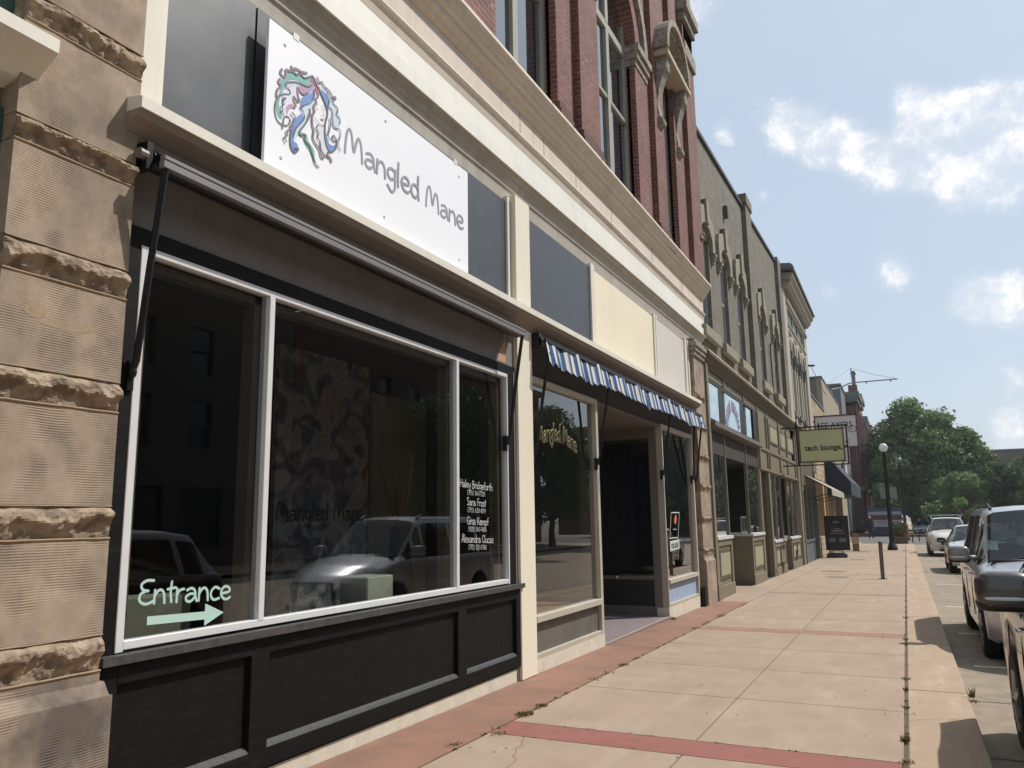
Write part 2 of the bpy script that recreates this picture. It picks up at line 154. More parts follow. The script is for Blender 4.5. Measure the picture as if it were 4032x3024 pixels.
# ------------------------------------------------------------------ mesh builder
ORG = {}
class MB:
    def __init__(s): s.v = []; s.f = []
    def box(s, x0, x1, y0, y1, z0, z1):
        if x1 < x0: x0, x1 = x1, x0
        if y1 < y0: y0, y1 = y1, y0
        n = len(s.v); s.v += [(x0,y0,z0),(x1,y0,z0),(x1,y1,z0),(x0,y1,z0),(x0,y0,z1),(x1,y0,z1),(x1,y1,z1),(x0,y1,z1)]
        s.f += [(n,n+3,n+2,n+1),(n+4,n+5,n+6,n+7),(n,n+1,n+5,n+4),(n+1,n+2,n+6,n+5),(n+2,n+3,n+7,n+6),(n+3,n,n+4,n+7)]; return s
    def poly(s, pts):
        n = len(s.v); s.v += [tuple(p) for p in pts]; s.f.append(tuple(range(n, n + len(pts)))); return s
    def prism(s, pts, fn, a, b):
        """closed outline pts (u,v) extruded between a and b; fn(u,v,w)->xyz"""
        n = len(s.v); k = len(pts)
        s.v += [fn(u, v, a) for u, v in pts] + [fn(u, v, b) for u, v in pts]
        s.f += [tuple(range(n, n + k))[::-1], tuple(range(n + k, n + 2 * k))]
        s.f += [(n + i, n + (i + 1) % k, n + k + (i + 1) % k, n + k + i) for i in range(k)]; return s
    def yprof(s, pts, y0, y1, dz=0):      # profile in (x,z) run along the street
        n = len(s.v); k = len(pts)
        s.v += [(x, y0, z) for x, z in pts] + [(x, y1, z + dz) for x, z in pts]
        s.f += [tuple(range(n, n + k)), tuple(range(n + k, n + 2 * k))[::-1]]
        s.f += [(n + i, n + k + i, n + k + (i + 1) % k, n + (i + 1) % k) for i in range(k)]; return s
    def xout(s, pts, x0, x1):             # outline in (y,z), thickness in x
        return s.prism(pts, lambda u, v, w: (w, u, v), x0, x1)
    def yout(s, pts, y0, y1):
        return s.prism(pts, lambda u, v, w: (u, w, v), y0, y1)
    def tube(s, pts, r, seg=8, cap=True):
        pts = [Vector(p) for p in pts]; rs = r if isinstance(r, (list, tuple)) else [r] * len(pts)
        n = len(s.v); k = len(pts); up = None
        for i, p in enumerate(pts):
            d = (pts[min(i + 1, k - 1)] - pts[max(i - 1, 0)]).normalized()
            if up is None: up = Vector((0, 0, 1)) if abs(d.z) < .9 else Vector((1, 0, 0))
            a = d.cross(up).normalized(); up2 = a.cross(d).normalized(); up = up2
            for j in range(seg):
                t = 2 * pi * j / seg; s.v.append(tuple(p + a * cos(t) * rs[i] + up2 * sin(t) * rs[i]))
        for i in range(k - 1):
            for j in range(seg):
                s.f.append((n + i*seg + j, n + i*seg + (j+1) % seg, n + (i+1)*seg + (j+1) % seg, n + (i+1)*seg + j))
        if cap: s.f += [tuple(n + j for j in range(seg))[::-1], tuple(n + (k-1)*seg + j for j in range(seg))]
        return s
    def lathe(s, prof, c, axis='z', seg=20):
        n = len(s.v); k = len(prof)
        for r, h in prof:
            for j in range(seg):
                t = 2 * pi * j / seg; a, b = r * cos(t), r * sin(t)
                s.v.append((c[0]+a, c[1]+b, c[2]+h) if axis == 'z' else ((c[0]+h, c[1]+a, c[2]+b) if axis == 'x' else (c[0]+a, c[1]+h, c[2]+b)))
        for i in range(k - 1):
            for j in range(seg): s.f.append((n+i*seg+j, n+i*seg+(j+1) % seg, n+(i+1)*seg+(j+1) % seg, n+(i+1)*seg+j))
        s.f += [tuple(n + j for j in range(seg))[::-1], tuple(n + (k-1)*seg + j for j in range(seg))]
        return s
    def blob(s, c, r, seg=14, rings=9, p=1.0):
        """superellipsoid"""
        n = len(s.v); sg = lambda v, e: math.copysign(abs(v) ** e, v)
        for i in range(rings + 1):
            ph = -pi/2 + pi * i / rings
            for j in range(seg):
                t = 2*pi*j/seg
                s.v.append((c[0] + r[0]*sg(cos(ph), p)*sg(cos(t), p), c[1] + r[1]*sg(cos(ph), p)*sg(sin(t), p), c[2] + r[2]*sg(sin(ph), p)))
        for i in range(rings):
            for j in range(seg): s.f.append((n+i*seg+j, n+i*seg+(j+1) % seg, n+(i+1)*seg+(j+1) % seg, n+(i+1)*seg+j))
        return s
    def shift(s, fn, start=0):
        s.v[start:] = [fn(*p) for p in s.v[start:]]; return s
    def build(s, name, m, parent=None, label=None, smooth=False, bevel=0, cat=None, group=None, kind=None, org=None):
        me = bpy.data.meshes.new(name)
        o = ORG.get(parent.name, (0, 0, 0)) if parent else (org or (0, 0, 0))
        me.from_pydata([(x - o[0], y - o[1], z - o[2]) for x, y, z in s.v], [], s.f); me.update()
        ob = bpy.data.objects.new(name, me); COL.objects.link(ob); me.materials.append(m)
        import bmesh
        bm = bmesh.new(); bm.from_mesh(me)
        if kind != 'leaf': bmesh.ops.recalc_face_normals(bm, faces=bm.faces)
        if bevel: bmesh.ops.bevel(bm, geom=[e for e in bm.edges], offset=bevel, segments=1, affect='EDGES')
        bm.to_mesh(me); bm.free()
        if smooth:
            for p in me.polygons: p.use_smooth = True
            if smooth is True: me.set_sharp_from_angle(angle=radians(38))
        if parent: ob.parent = parent
        else: ob.location = o
        ORG[ob.name] = o
        tag(ob, label, cat, group, kind if kind != 'leaf' else None); return ob
def split_loose(o):
    """break a repeated part into one object per piece (pieces that touch stay together)"""
    me = o.data; nv = len(me.vertices); par_ = list(range(nv))
    def fd(i):
        while par_[i] != i: par_[i] = par_[par_[i]]; i = par_[i]
        return i
    for e in me.edges: par_[fd(e.vertices[0])] = fd(e.vertices[1])
    isl = {}
    for i in range(nv): isl.setdefault(fd(i), []).append(i)
    co = np.empty(nv * 3); me.vertices.foreach_get('co', co); co = co.reshape(-1, 3); ks = list(isl); bb = [(co[isl[k]].min(0) - .004, co[isl[k]].max(0) + .004) for k in ks]; g = list(range(len(ks)))
    def fg(i):
        while g[i] != i: g[i] = g[g[i]]; i = g[i]
        return i
    for i in range(len(ks)):
        for j in range(i + 1, len(ks)):
            if (bb[i][0] <= bb[j][1]).all() and (bb[j][0] <= bb[i][1]).all(): g[fg(i)] = fg(j)
    lab = {k: fg(i) for i, k in enumerate(ks)}; grp = {}
    for p in me.polygons: grp.setdefault(lab[fd(p.vertices[0])], []).append(p)
    if len(grp) < 2: return
    first = True; base = o.name.split('.')[0]; news = []
    for ps in grp.values():
        m2 = {}; V = []; F = []
        for p in ps:
            f = []
            for v in p.vertices:
                if v not in m2: m2[v] = len(V); V.append(tuple(co[v]))
                f.append(m2[v])
            F.append(f)
        nm = bpy.data.meshes.new(base); nm.from_pydata(V, [], F); nm.materials.append(me.materials[0]); nm.update()
        if me.polygons[0].use_smooth:
            for p in nm.polygons: p.use_smooth = True
            nm.set_sharp_from_angle(angle=radians(38))
        news.append(nm)
    o.data = news[0]
    for nm in news[1:]:
        c = bpy.data.objects.new(base, nm); COL.objects.link(c); c.parent = o.parent; c.location = o.location
def tag(o, label=None, cat=None, group=None, kind=None):
    if label: o['label'] = label
    if cat: o['category'] = cat
    if group: o['group'] = group
    if kind: o['kind'] = kind
    return o
def thing(name, label, cat, loc=(0, 0, 0), group=None):
    o = bpy.data.objects.new(name, None); COL.objects.link(o); o.location = loc; o.empty_display_size = .3; ORG[o.name] = tuple(loc); return tag(o, label, cat, group)
def wall_cells(b, x0, x1, y0, y1, z0, z1, holes):
    """solid wall between y0..y1,z0..z1 with rectangular openings"""
    ys = sorted({y0, y1} | {h[0] for h in holes} | {h[1] for h in holes})
    for a, c in zip(ys, ys[1:]):
        if c - a < 1e-4: continue
        m = (a + c) / 2; cur = z0
        for h in sorted([h for h in holes if h[0] < m < h[1]], key=lambda h: h[2]):
            if h[2] > cur: b.box(x0, x1, a, c, cur, h[2])
            cur = h[3]
        if cur < z1: b.box(x0, x1, a, c, cur, z1)
    return b
def G(y): return max(-.36, -.0095 * (y - 5)) if y > -30 else .33

# ---- lettering: hand-drawn stroke alphabet (cap height 1) ------------------------------------
GL = {'M': (1.02, '0,0 .03,.45 .1,.85 .22,1 .33,.8 .4,.35 .47,.25 .55,.6 .66,.86 .78,.75 .85,.4 .88,0'),
'a': (.66, '.08,.5 .3,.58 .46,.45 .5,.2 .56,0|.48,.3 .25,.33 .04,.2 .08,.02 .28,0 .48,.2'), 'n': (.58, '.02,.56 0,0|.0,.3 .15,.52 .3,.56 .42,.4 .46,0'),
'g': (.62, '.46,.5 .26,.57 .06,.46 .04,.24 .2,.12 .4,.22 .47,.45|.48,.6 .47,.1 .44,-.22 .26,-.38 .02,-.2'), 'l': (.22, '.04,1 .02,.5 .03,0'),
'e': (.6, '.04,.27 .25,.3 .46,.36 .44,.52 .24,.6 .05,.45 .03,.2 .18,.02 .36,0 .5,.08'), 'd': (.64, '.46,.4 .3,.54 .1,.48 .02,.22 .15,.02 .34,.04 .46,.24|.46,1 .45,.5 .5,0'),
'E': (.66, '.6,.98 .3,.98 .08,.82 .14,.6 .38,.54|.3,.54 .06,.42 .02,.16 .22,0 .45,.02 .6,.1'), 't': (.42, '.18,.9 .15,.4 .2,.02|.0,.58 .36,.64'),
'r': (.42, '.02,.58 .02,0|.02,.3 .14,.5 .34,.56'), 'c': (.54, '.46,.5 .24,.58 .05,.4 .04,.16 .2,0 .46,.06'), 'H': (.72, '.03,1 .02,0|.02,.5 .55,.55|.56,1 .58,0'),
'y': (.55, '.02,.56 .08,.25 .25,.2 .42,.35|.45,.58 .4,.1 .25,-.32 .05,-.34'), 'B': (.66, '.05,.95 .04,0|.05,.95 .35,.95 .45,.75 .3,.55 .08,.52|.3,.53 .52,.35 .45,.08 .2,0 .04,.02'),
'i': (.2, '.04,.55 .05,0|.05,.8 .06,.82'), 'f': (.4, '.36,.95 .2,.98 .12,.75 .12,0|.0,.52 .32,.54'), 'o': (.58, '.25,.57 .05,.42 .06,.12 .26,0 .46,.14 .46,.42 .25,.57'),
'h': (.58, '.03,1 .02,0|.02,.3 .2,.54 .38,.5 .44,.25 .46,0'), 'S': (.6, '.5,.9 .28,1 .06,.82 .2,.58 .44,.42 .48,.15 .25,0 .03,.1'), 'F': (.58, '.08,.95 .06,0|.08,.95 .5,.98|.07,.52 .4,.55'),
's': (.48, '.4,.5 .2,.58 .08,.45 .32,.25 .36,.08 .18,0 .02,.06'), 'G': (.72, '.58,.85 .32,1 .08,.75 .05,.3 .25,0 .55,.08 .6,.4 .35,.42'), 'K': (.62, '.04,1 .04,0|.5,.98 .06,.42|.2,.52 .55,0'),
'm': (.8, '.02,.56 .02,0|.02,.35 .2,.55 .34,.4 .34,0|.34,.35 .52,.55 .66,.4 .68,0'), 'p': (.58, '.02,.56 .02,-.4|.02,.4 .2,.57 .42,.48 .44,.2 .25,0 .03,.1'), 'A': (.72, '0,0 .28,1 .36,1 .62,0|.1,.35 .52,.36'),
'x': (.5, '.02,.56 .4,0|.4,.56 .02,0'), 'C': (.66, '.56,.85 .32,1 .06,.72 .05,.25 .28,0 .58,.12'), 'u': (.6, '.03,.56 .04,.15 .2,0 .4,.12 .46,.3|.46,.56 .5,0'), 'W': (.9, '0,.95 .18,0 .4,.7 .6,0 .8,.95'),
'0': (.56, '.25,1 .05,.75 .05,.25 .25,0 .45,.25 .45,.75 .25,1'), '1': (.3, '.02,.8 .14,1 .14,0'), '2': (.55, '.05,.8 .22,1 .44,.8 .3,.4 .03,0 .48,.02'), '3': (.55, '.05,.92 .3,1 .42,.78 .2,.55 .45,.35 .38,.05 .04,.06'),
'4': (.58, '.3,1 .02,.35 .5,.37|.36,.6 .36,0'), '5': (.55, '.45,1 .1,.98 .06,.58 .35,.6 .45,.3 .3,0 .04,.06'), '6': (.56, '.38,1 .1,.6 .05,.2 .25,0 .45,.2 .3,.45 .07,.35'), '7': (.54, '.03,.98 .46,.98 .2,0|.1,.5 .4,.52'),
'8': (.56, '.25,.53 .07,.75 .25,1 .43,.77 .25,.53 .04,.25 .25,0 .46,.25 .25,.53'), '9': (.56, '.43,.65 .25,.5 .06,.7 .22,1 .43,.85 .42,.4 .3,0'), '(': (.34, '.26,1.1 .06,.7 .06,.25 .26,-.15'), ')': (.34, '.05,1.1 .24,.7 .24,.25 .05,-.15'), '-': (.4, '.04,.45 .32,.45'), ' ': (.42, ''), '.': (.2, '.05,.02 .06,.03')}
def smooth_path(P, k=5):
    if len(P) < 3: return P
    Q = []; n = len(P)
    for i in range(n - 1):
        p0, p1, p2, p3 = P[max(i-1, 0)], P[i], P[i+1], P[min(i+2, n-1)]
        for j in range(k):
            t = j / k
            Q.append(tuple(.5 * ((2*p1[a]) + (-p0[a]+p2[a])*t + (2*p0[a]-5*p1[a]+4*p2[a]-p3[a])*t*t + (-p0[a]+3*p1[a]-3*p2[a]+p3[a])*t**3) for a in (0, 1)))
    Q.append(P[-1]); return Q
def ribbon(b, P, w, fn, h0):
    """flat stroke with rounded ends, in the plane fn(u,v,h)"""
    n = len(P); L = []; R = []
    for i, p in enumerate(P):
        a = P[max(i-1, 0)]; c = P[min(i+1, n-1)]; dx, dy = c[0]-a[0], c[1]-a[1]; d = math.hypot(dx, dy) or 1; nx, ny = -dy/d*w/2, dx/d*w/2
        h = h0 + i * 6e-6; L.append(fn(p[0]+nx, p[1]+ny, h)); R.append(fn(p[0]-nx, p[1]-ny, h))
    s = len(b.v); b.v += L + R
    b.f += [(s+i, s+i+1, s+n+i+1, s+n+i) for i in range(n-1)]
    for p, q in ((P[0], 0), (P[-1], 1)):
        b.poly([fn(p[0] + w/2*cos(2*pi*k/10), p[1] + w/2*sin(2*pi*k/10), h0 + 2e-4 + q*1e-4) for k in range(10)])
def write(b, txt, w, u0, v0, size, fn, sx=1.0, fit=None, h0=0.0, mapuv=None):
    tot = sum(GL[c][0] for c in txt) * size
    if fit: sx = fit / tot
    x = 0; k = 0
    for c in txt:
        adv, st = GL[c]
        for path in st.split('|'):
            if not path: continue
            P = [tuple(map(float, q.split(','))) for q in path.split()]
            P = [(u0 + (x + px) * size * sx, v0 + py * size) for px, py in smooth_path(P)]
            if mapuv: P = [mapuv(*q) for q in P]
            ribbon(b, P, w, fn, h0 + k * 3e-4); k += 1
        x += adv
def bfont(name, txt, size, m, place, parent=None, bold=0, align='CENTER', sx=1.0, extr=.002):
    """built-in font lettering as a mesh; place(u,v,h)->xyz"""
    cu = bpy.data.curves.new('t', 'FONT'); cu.body = txt; cu.size = size; cu.align_x = align; cu.extrude = extr; cu.offset = bold; cu.resolution_u = 3
    o = bpy.data.objects.new('t', cu); COL.objects.link(o); bpy.context.view_layer.update()
    me = bpy.data.meshes.new_from_object(o.evaluated_get(bpy.context.evaluated_depsgraph_get()))
    b = MB(); b.v = [place(v.co.x * sx, v.co.y, v.co.z) for v in me.vertices]; b.f = [tuple(p.vertices) for p in me.polygons]
    bpy.data.objects.remove(o); bpy.data.curves.remove(cu)
    return b.build(name, m, parent)
# ------------------------------------------------------------------ shared materials
conc = mat('concrete_paving', (155, 136, 117), .9, .06, .8, .2, 160, rgb2=(149, 131, 112), speck=.28, stain=.4, stc=(.47, .38, .295), stm=(3.2, .9, 1))
conc2 = mat('concrete_kerb', (160, 138, 116), .9, .06, 1.6, .2, 160, rgb2=(162, 142, 120), speck=.28, stain=.55, stc=(.52, .43, .33), stm=(5, .8, 1))
redc = mat('red_concrete', (146, 90, 80), .9, .10, 3, .25, 150)
terra = mat('terracotta_paving', (138, 102, 84), .9, .12, 1.2, .2, 120, rgb2=(128, 98, 82), speck=.3)
dirt = mat('joint_dirt', (92, 78, 60), .95, .3, 30)
asph = mat('road_concrete', (144, 130, 112), .92, .10, 1.5, .35, 90, rgb2=(132, 120, 104), speck=.35, stain=.3, stm=(2.5, .4, 1))
paint = mat('white_road_paint', (205, 200, 190), .8, .15, 8)
cream = mat('cream_paint', (216, 211, 197), .6, .05, 1.6, .05, 30, stain=.18, stc=(.3, .26, .2))
cream2 = mat('pinkish_cream_stone', (208, 196, 180), .8, .07, 1.6, .15, 60, stain=.35, stc=(.3, .25, .2))
offwhite = mat('ivory_panel_paint', (234, 222, 194), .5, .04, 1.0, stain=.12, stc=(.35, .25, .15), stm=(9, 9, .35))
palepanel = mat('pale_grey_panel', (206, 200, 190), .5, .04, 2)
bandw = mat('off_white_fascia', (228, 226, 216), .55, .04, 1.5, stain=.25, stc=(.4, .36, .3))
black = mat('black_paint', (12, 11, 11), .66, .3, 3, .25, 25, spec=.2, stain=.08, stc=(.12, .12, .12), stm=(2, 5, 30))
dkpanel = mat('charcoal_panel', (54, 56, 59), .4, .16, 2.2, .05, 200, rgb2=(47, 49, 53), spec=.9, speck=.15)
graypanel = mat('grey_fascia_board', (116, 112, 108), .8, .15, 2.5, stain=.35)
alu = mat('aluminium_frame', (214, 214, 212), .4, .04, 4, metal=.08)
alud = mat('bronze_frame', (112, 104, 94), .5, .08, 4)
whitef = mat('white_sill', (196, 196, 192), .6, .12, 4, stain=.25)
iron = mat('black_metal', (26, 26, 28), .4, .1, 5, metal=.4)
glass = glassmat('shop_glass', tint=(.66, .68, .66), ior=1.52, boost=1.8)
skyglass = glassmat('upper_glass', ior=1.9, boost=1.7, dark=(40, 44, 50))
redbrick = brick('red_brick', (120, 74, 65), (100, 62, 56), (140, 112, 102), patch=(186, 160, 150), pamt=.7)
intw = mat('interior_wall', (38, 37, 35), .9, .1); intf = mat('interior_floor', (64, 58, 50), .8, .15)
plinthw = mat('plinth_plaster', (205, 196, 178), .85, .10, 5, .2, 60, stain=.22)
greyst = mat('grey_limestone', (150, 142, 128), .9, .22, 5, .4, 70, rgb2=(120, 112, 100))
leafm = mat('weed_leaf', (104, 104, 62), .8, .3, 20, tr=.25, rgb2=(120, 98, 66))

# ------------------------------------------------------------------ ground, road, kerb, pavement
def slope_sheet(name, x0, x1, ys, dz, m, kind='structure', label=None, cat=None):
    b = MB()
    for a, c in zip(ys, ys[1:]): b.poly([(x0, a, G(a)+dz), (x1, a, G(a)+dz), (x1, c, G(c)+dz), (x0, c, G(c)+dz)])
    return b.build(name, m, kind=kind, label=label, cat=cat)
YS = [-60, -20, 0, 10, 20, 30, 43, 62]
slope_sheet('ground', -500, 600, [-300, -60, -20, 0, 20, 43, 900], -.30, mat('bare_ground', (120, 112, 96), .95, .2, .3))
slope_sheet('road', 4.0, 18.0, YS + [64], -.13, asph)
slope_sheet('cross_street', -60, 120, [64, 88], -.13, mat('asphalt', (96, 92, 88), .9, .15, 2, .3, 80))
slope_sheet('far_road', 5.5, 18.0, [88, 300], -.13, asph)
slope_sheet('far_pavement', -30, 5.5, [88, 300], 0.0, conc)
slope_sheet('opposite_pavement', 18, 24, [-60, -20, 0, 20, 43, 64], 0.0, conc)
slope_sheet('opposite_ground', 24, 120, [-60, -20, 0, 20, 43, 64], -.15, mat('bare_ground2', (112, 106, 92), .95, .2, .3))
sub = MB()
for a, c in zip(YS, YS[1:]): sub.poly([(-9, a, G(a)-.014), (4.02, a, G(a)-.014), (4.02, c, G(c)-.014), (-9, c, G(c)-.014)])
sub.build('pavement_base', dirt, kind='structure')
CR = [5.72, 12.5, 19.5, 27.2, 34.2, 41.0, 48.0, 55.0]
slabs = MB(); reds = MB(); kerb = MB(); band = MB()
def slab(b, x0, x1, y0, y1, g=.006, th=.02, dz=0.0):
    x0 += g; x1 -= g; y0 += g; y1 -= g
    n = len(b.v); b.box(x0, x1, y0, y1, 0, 0)
    for i in range(n, n + 8):
        x, y, _ = b.v[i]; b.v[i] = (x, y, G(y) + dz + (-th if i < n + 4 else 0))
skew = lambda y: y
cuts = []
edges = [-8.2, -1.4] + CR + [62.0]
prev = None
for i, y in enumerate(edges[:-1]):
    st = .40 if y in CR else 0
    if st:
        rb_ = MB(); slab(rb_, .70, 3.565, y, y + st); k_ = min(i - 2, 3); rb_.build('pavement_red_strip', mat('red_concrete_%d' % k_, [(138, 88, 80), (146, 112, 96), (146, 120, 104), (148, 126, 108)][k_], .9, .12, 3, .25, 150, speck=.3), kind='structure')
    a = y + st; c = edges[i + 1]; n = 4
    for k in range(n):
        p, q = a + (c - a) * k / n, a + (c - a) * (k + 1) / n
        x1 = .70 if p < 17 else .70
        slab(slabs, x1, 2.20, p, q, g=.006); slab(slabs, 2.20, 3.575, p, q, g=.006)
random.seed(3)
yy = -8.0
while yy < 62:
    n = 3.35; slab(kerb, 3.588, 4.10, yy, yy + n, g=.006, th=.16); yy += n
yb = -7.7
while yb < 17.1: slab(band, .012, .69, yb, min(yb + 6.05, 17.2), g=.006); yb += 6.05
slabs.build('pavement', conc, kind='structure')
kerb.build('kerb', conc2, kind='structure', bevel=.012)
band.build('pavement_terracotta_border', terra, kind='structure')
b2 = MB(); yb = 17.2
while yb < 62: slab(b2, -1.6 if yb < 17.3 else .0, .69, yb, yb + 4.4, g=.006); yb += 4.4
b2.build('pavement_inner_strip', conc, kind='structure')
tile = MB(); tile.box(-1.7, .02, 10.32, 13.62, -.09, -.035); tile.build('entrance_paving', mat('purple_grey_tile', (122, 110, 112), .8, .15, 6, .2, 90), kind='structure')
# parking lines
for k, y in enumerate([-3.0, .6, 10.9 + .3, 14.4, 18.8, 25.5, 31.8, 37.7, 42.8, 46.5, 50.5, 54.3]):
    b = MB(); b.box(4.30, 6.6, y, y + .11, 0, 0); b = MB().poly([(4.30, y, G(y)-.125), (6.4, y, G(y)-.125), (6.4, y+.11, G(y+.11)-.125), (4.30, y+.11, G(y+.11)-.125)])
    b.build('parking_line', paint, kind='structure')
rj = MB()
for y in [-2, 2.4, 7.0, 9.1, 13.0, 16.0, 20, 24.2, 29, 35, 40, 46, 52]: rj.poly([(4.105, y, G(y)-.126), (9, y, G(y)-.126), (9, y+.018, G(y)-.126), (4.105, y+.018, G(y)-.126)])
for y in range(-8, 60, 4): rj.poly([(5.05, y, G(y)-.1265), (5.07, y, G(y)-.1265), (5.07, y+4, G(y+4)-.1265), (5.05, y+4, G(y+4)-.1265)])
rj.build('road_joints', dirt, kind='structure')

# weeds along the joints
def tuft(b, x, y, r, n, h):
    for i in range(n):
        a = random.uniform(0, 2*pi); d = random.uniform(0, r); px, py = x + cos(a)*d*.6, y + sin(a)*d; hh = h * random.uniform(.3, 1); w = random.uniform(.003, .007)
        lx, ly = random.uniform(-.5, .5)*hh, random.uniform(-.5, .5)*hh; z = G(y) - .005; ca, sa = cos(a)*w, sin(a)*w
        b.poly([(px-ca, py-sa, z), (px+ca, py+sa, z), (px+lx*.6+ca, py+ly*.6+sa, z+hh*.7), (px+lx, py+ly, z+hh)])
wd = MB(); random.seed(11)
for i in range(80):
    y = random.uniform(5.0, 44); tuft(wd, 3.583 + random.uniform(-.006, .006), y, random.choice([.03, .06, .14]), random.randint(8, 30), random.uniform(.006, .018))
for (y, r, n, h) in [(6.72, .05, 90, .055), (6.15, .08, 60, .02), (5.9, .06, 60, .035), (7.9, .05, 50, .02), (9.3, .08, 60, .025), (8.7, .04, 40, .04), (12.4, .06, 50, .03), (15.2, .08, 60, .03), (50, .3, 120, .05)]: tuft(wd, 3.583, y, r, n, h)
for i in range(46):
    y = random.uniform(4.5, 16.8); tuft(wd, .695 + random.uniform(-.006, .006), y, random.choice([.03, .06, .12]), random.randint(10, 34), random.uniform(.012, .03))
for (x, y, r, n, h) in [(.70, 6.35, .12, 200, .035), (.70, 6.72, .09, 120, .03), (.78, 5.72, .10, 90, .02), (.62, 5.3, .09, 60, .02), (.05, 13.6, .1, 90, .05), (.70, 9.0, .1, 70, .03), (4.12, 8.6, .04, 30, .10), (4.12, 8.4, .08, 40, .025), (.70, 14.3, .12, 60, .03)]: tuft(wd, x, y, r, n, h)
for y in CR:
    for i in range(26): tuft(wd, random.uniform(.8, 3.5), y + random.choice([0, .4]), .03, random.randint(4, 14), .014)
wd.build('weeds', leafm, kind='stuff', label='small green weeds growing in the pavement joints', cat='weeds')
lt = MB(); random.seed(5)
for i in range(420):
    x, y = random.uniform(.75, 4.0), random.uniform(3.5, 34) ; r = random.uniform(.004, .016); z = G(y) + .002
    lt.poly([(x + r*cos(t)*random.uniform(.6, 1.2), y + r*sin(t)*random.uniform(.6, 1.4), z) for t in (0, 1.2, 2.4, 3.6, 5)])
lt.build('litter_specks', mat('dark_specks', (96, 78, 62), .9, .4, 30), kind='stuff', label='dark gum spots and leaf scraps scattered on the pavement', cat='litter')
ck = MB(); random.seed(77)
for (x0_, y0_, x1_, y1_) in [(.35, 13.9, .69, 13.4), (.1, 10.6, .62, 10.35), (1.0, 5.72, 1.35, 4.6), (3.6, 7.4, 4.1, 7.7), (3.6, 15.0, 4.08, 14.6), (.8, 17.5, 1.9, 19.2), (4.4, 9.8, 5.0, 8.2), (1.2, 9.9, 1.9, 10.8)]:
    n_ = 14; P_ = [(x0_ + (x1_-x0_)*k/n_ + random.uniform(-.02, .02), y0_ + (y1_-y0_)*k/n_ + random.uniform(-.03, .03)) for k in range(n_+1)]
    dz_ = -.125 if x0_ > 4.2 else .0015
    ribbon(ck, P_, .004, lambda u, v, h: (u, v, G(v) + dz_ + h), 0)
ck.build('pavement_cracks', dirt, kind='structure')
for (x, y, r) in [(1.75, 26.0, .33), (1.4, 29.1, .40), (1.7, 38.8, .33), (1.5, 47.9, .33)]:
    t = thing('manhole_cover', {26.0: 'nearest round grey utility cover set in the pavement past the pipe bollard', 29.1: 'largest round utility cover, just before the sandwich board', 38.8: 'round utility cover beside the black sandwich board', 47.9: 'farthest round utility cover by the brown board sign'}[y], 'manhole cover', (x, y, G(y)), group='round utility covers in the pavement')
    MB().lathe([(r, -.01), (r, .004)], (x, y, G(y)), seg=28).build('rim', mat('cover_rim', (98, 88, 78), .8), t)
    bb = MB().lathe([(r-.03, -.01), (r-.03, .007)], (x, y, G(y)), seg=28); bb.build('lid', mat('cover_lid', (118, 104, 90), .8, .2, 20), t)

# ------------------------------------------------------------------ BUILDING A : red brick over cream shopfronts
A = thing('red_brick_building', 'red brick upper storey over cream shopfront with sandstone piers and large white cornice', 'building', (0, 9.5, 0))
# core
core = MB(); core.box(-.35, -12, -6, 17.5, 5.05, 14.6); core.build('upper_core', mat('dark_core', (20, 20, 20), .9), A)
fw = MB()
H = [(7.15, 8.94, 6.62, 11.4), (10.62, 12.61, 6.62, 11.3), (14.5, 15.34, 6.62, 10.55), (3.2, 4.1, 6.62, 10.5), (-.5, 1.5, 6.62, 11.3)]
wall_cells(fw, -.36, 0, -6, 17.55, 5.7, 14.6, H)
# piers proud of wall, leaving shaded slots
fw.build('brick_wall', redbrick, A)
pm = MB()
for a, c in [(6.35, 7.15), (8.94, 9.34), (9.82, 10.62), (12.61, 13.22), (13.82, 14.5), (15.34, 16.0), (16.62, 17.56), (2.2, 3.2), (4.1, 4.9)]: pm.box(-.05, .10, a, c, 6.6, 14.0)
pm.shift(lambda x, y, z: (x, y, z)); split_loose(pm.build('brick_pilaster', redbrick, A))
mb = MB()
for a, c in [(9.82, 10.62), (13.82, 14.5), (8.94, 9.34)]:
    for k, (e, z) in enumerate([(.09, 6.62), (.07, 6.72), (.05, 6.82), (.03, 6.92)]): mb.box(0, .10 + e, a - .01, c + e, z, z + .10)
split_loose(mb.build('pilaster_base', mat('brown_stone', (92, 70, 58), .9, .2, 8, .3, 60), A))
# windows upstairs
ufr = mat('grey_green_window_frame', (150, 148, 136), .6, .08, 4)
def sash(y0, y1, z0, z1, x, mull=None, rails=(), fr=ufr, gm=skyglass, par=A, w=.07, nm='upper_window'):
    b = MB(); b.box(x-.05, x+.03, y0, y0+w, z0, z1); b.box(x-.05, x+.03, y1-w, y1, z0, z1); b.box(x-.05, x+.028, y0+w, y1-w, z0, z0+w); b.box(x-.05, x+.028, y0+w, y1-w, z1-w, z1)
    for m in (mull or []): b.box(x-.05, x+.034, m-.07, m+.07, z0+w, z1-w)
    for r in rails: b.box(x-.05, x+.024, y0+w, y1-w, r-.03, r+.03)
    o = b.build(nm, fr, par)
    MB().poly([(x-.02, y0+.01, z0+.01), (x-.02, y1-.01, z0+.01), (x-.02, y1-.01, z1-.01), (x-.02, y0+.01, z1-.01)]).build('pane', gm, o)
    return o
sash(7.15, 8.94, 6.62, 9.75, -.10, [8.02], [8.5]); sash(7.15, 8.94, 9.75, 11.4, -.10, [8.02])
sash(10.62, 12.61, 6.62, 9.78, -.10, [11.62], [8.45]); sash(10.62, 12.61, 9.78, 11.3, -.10, [11.62])
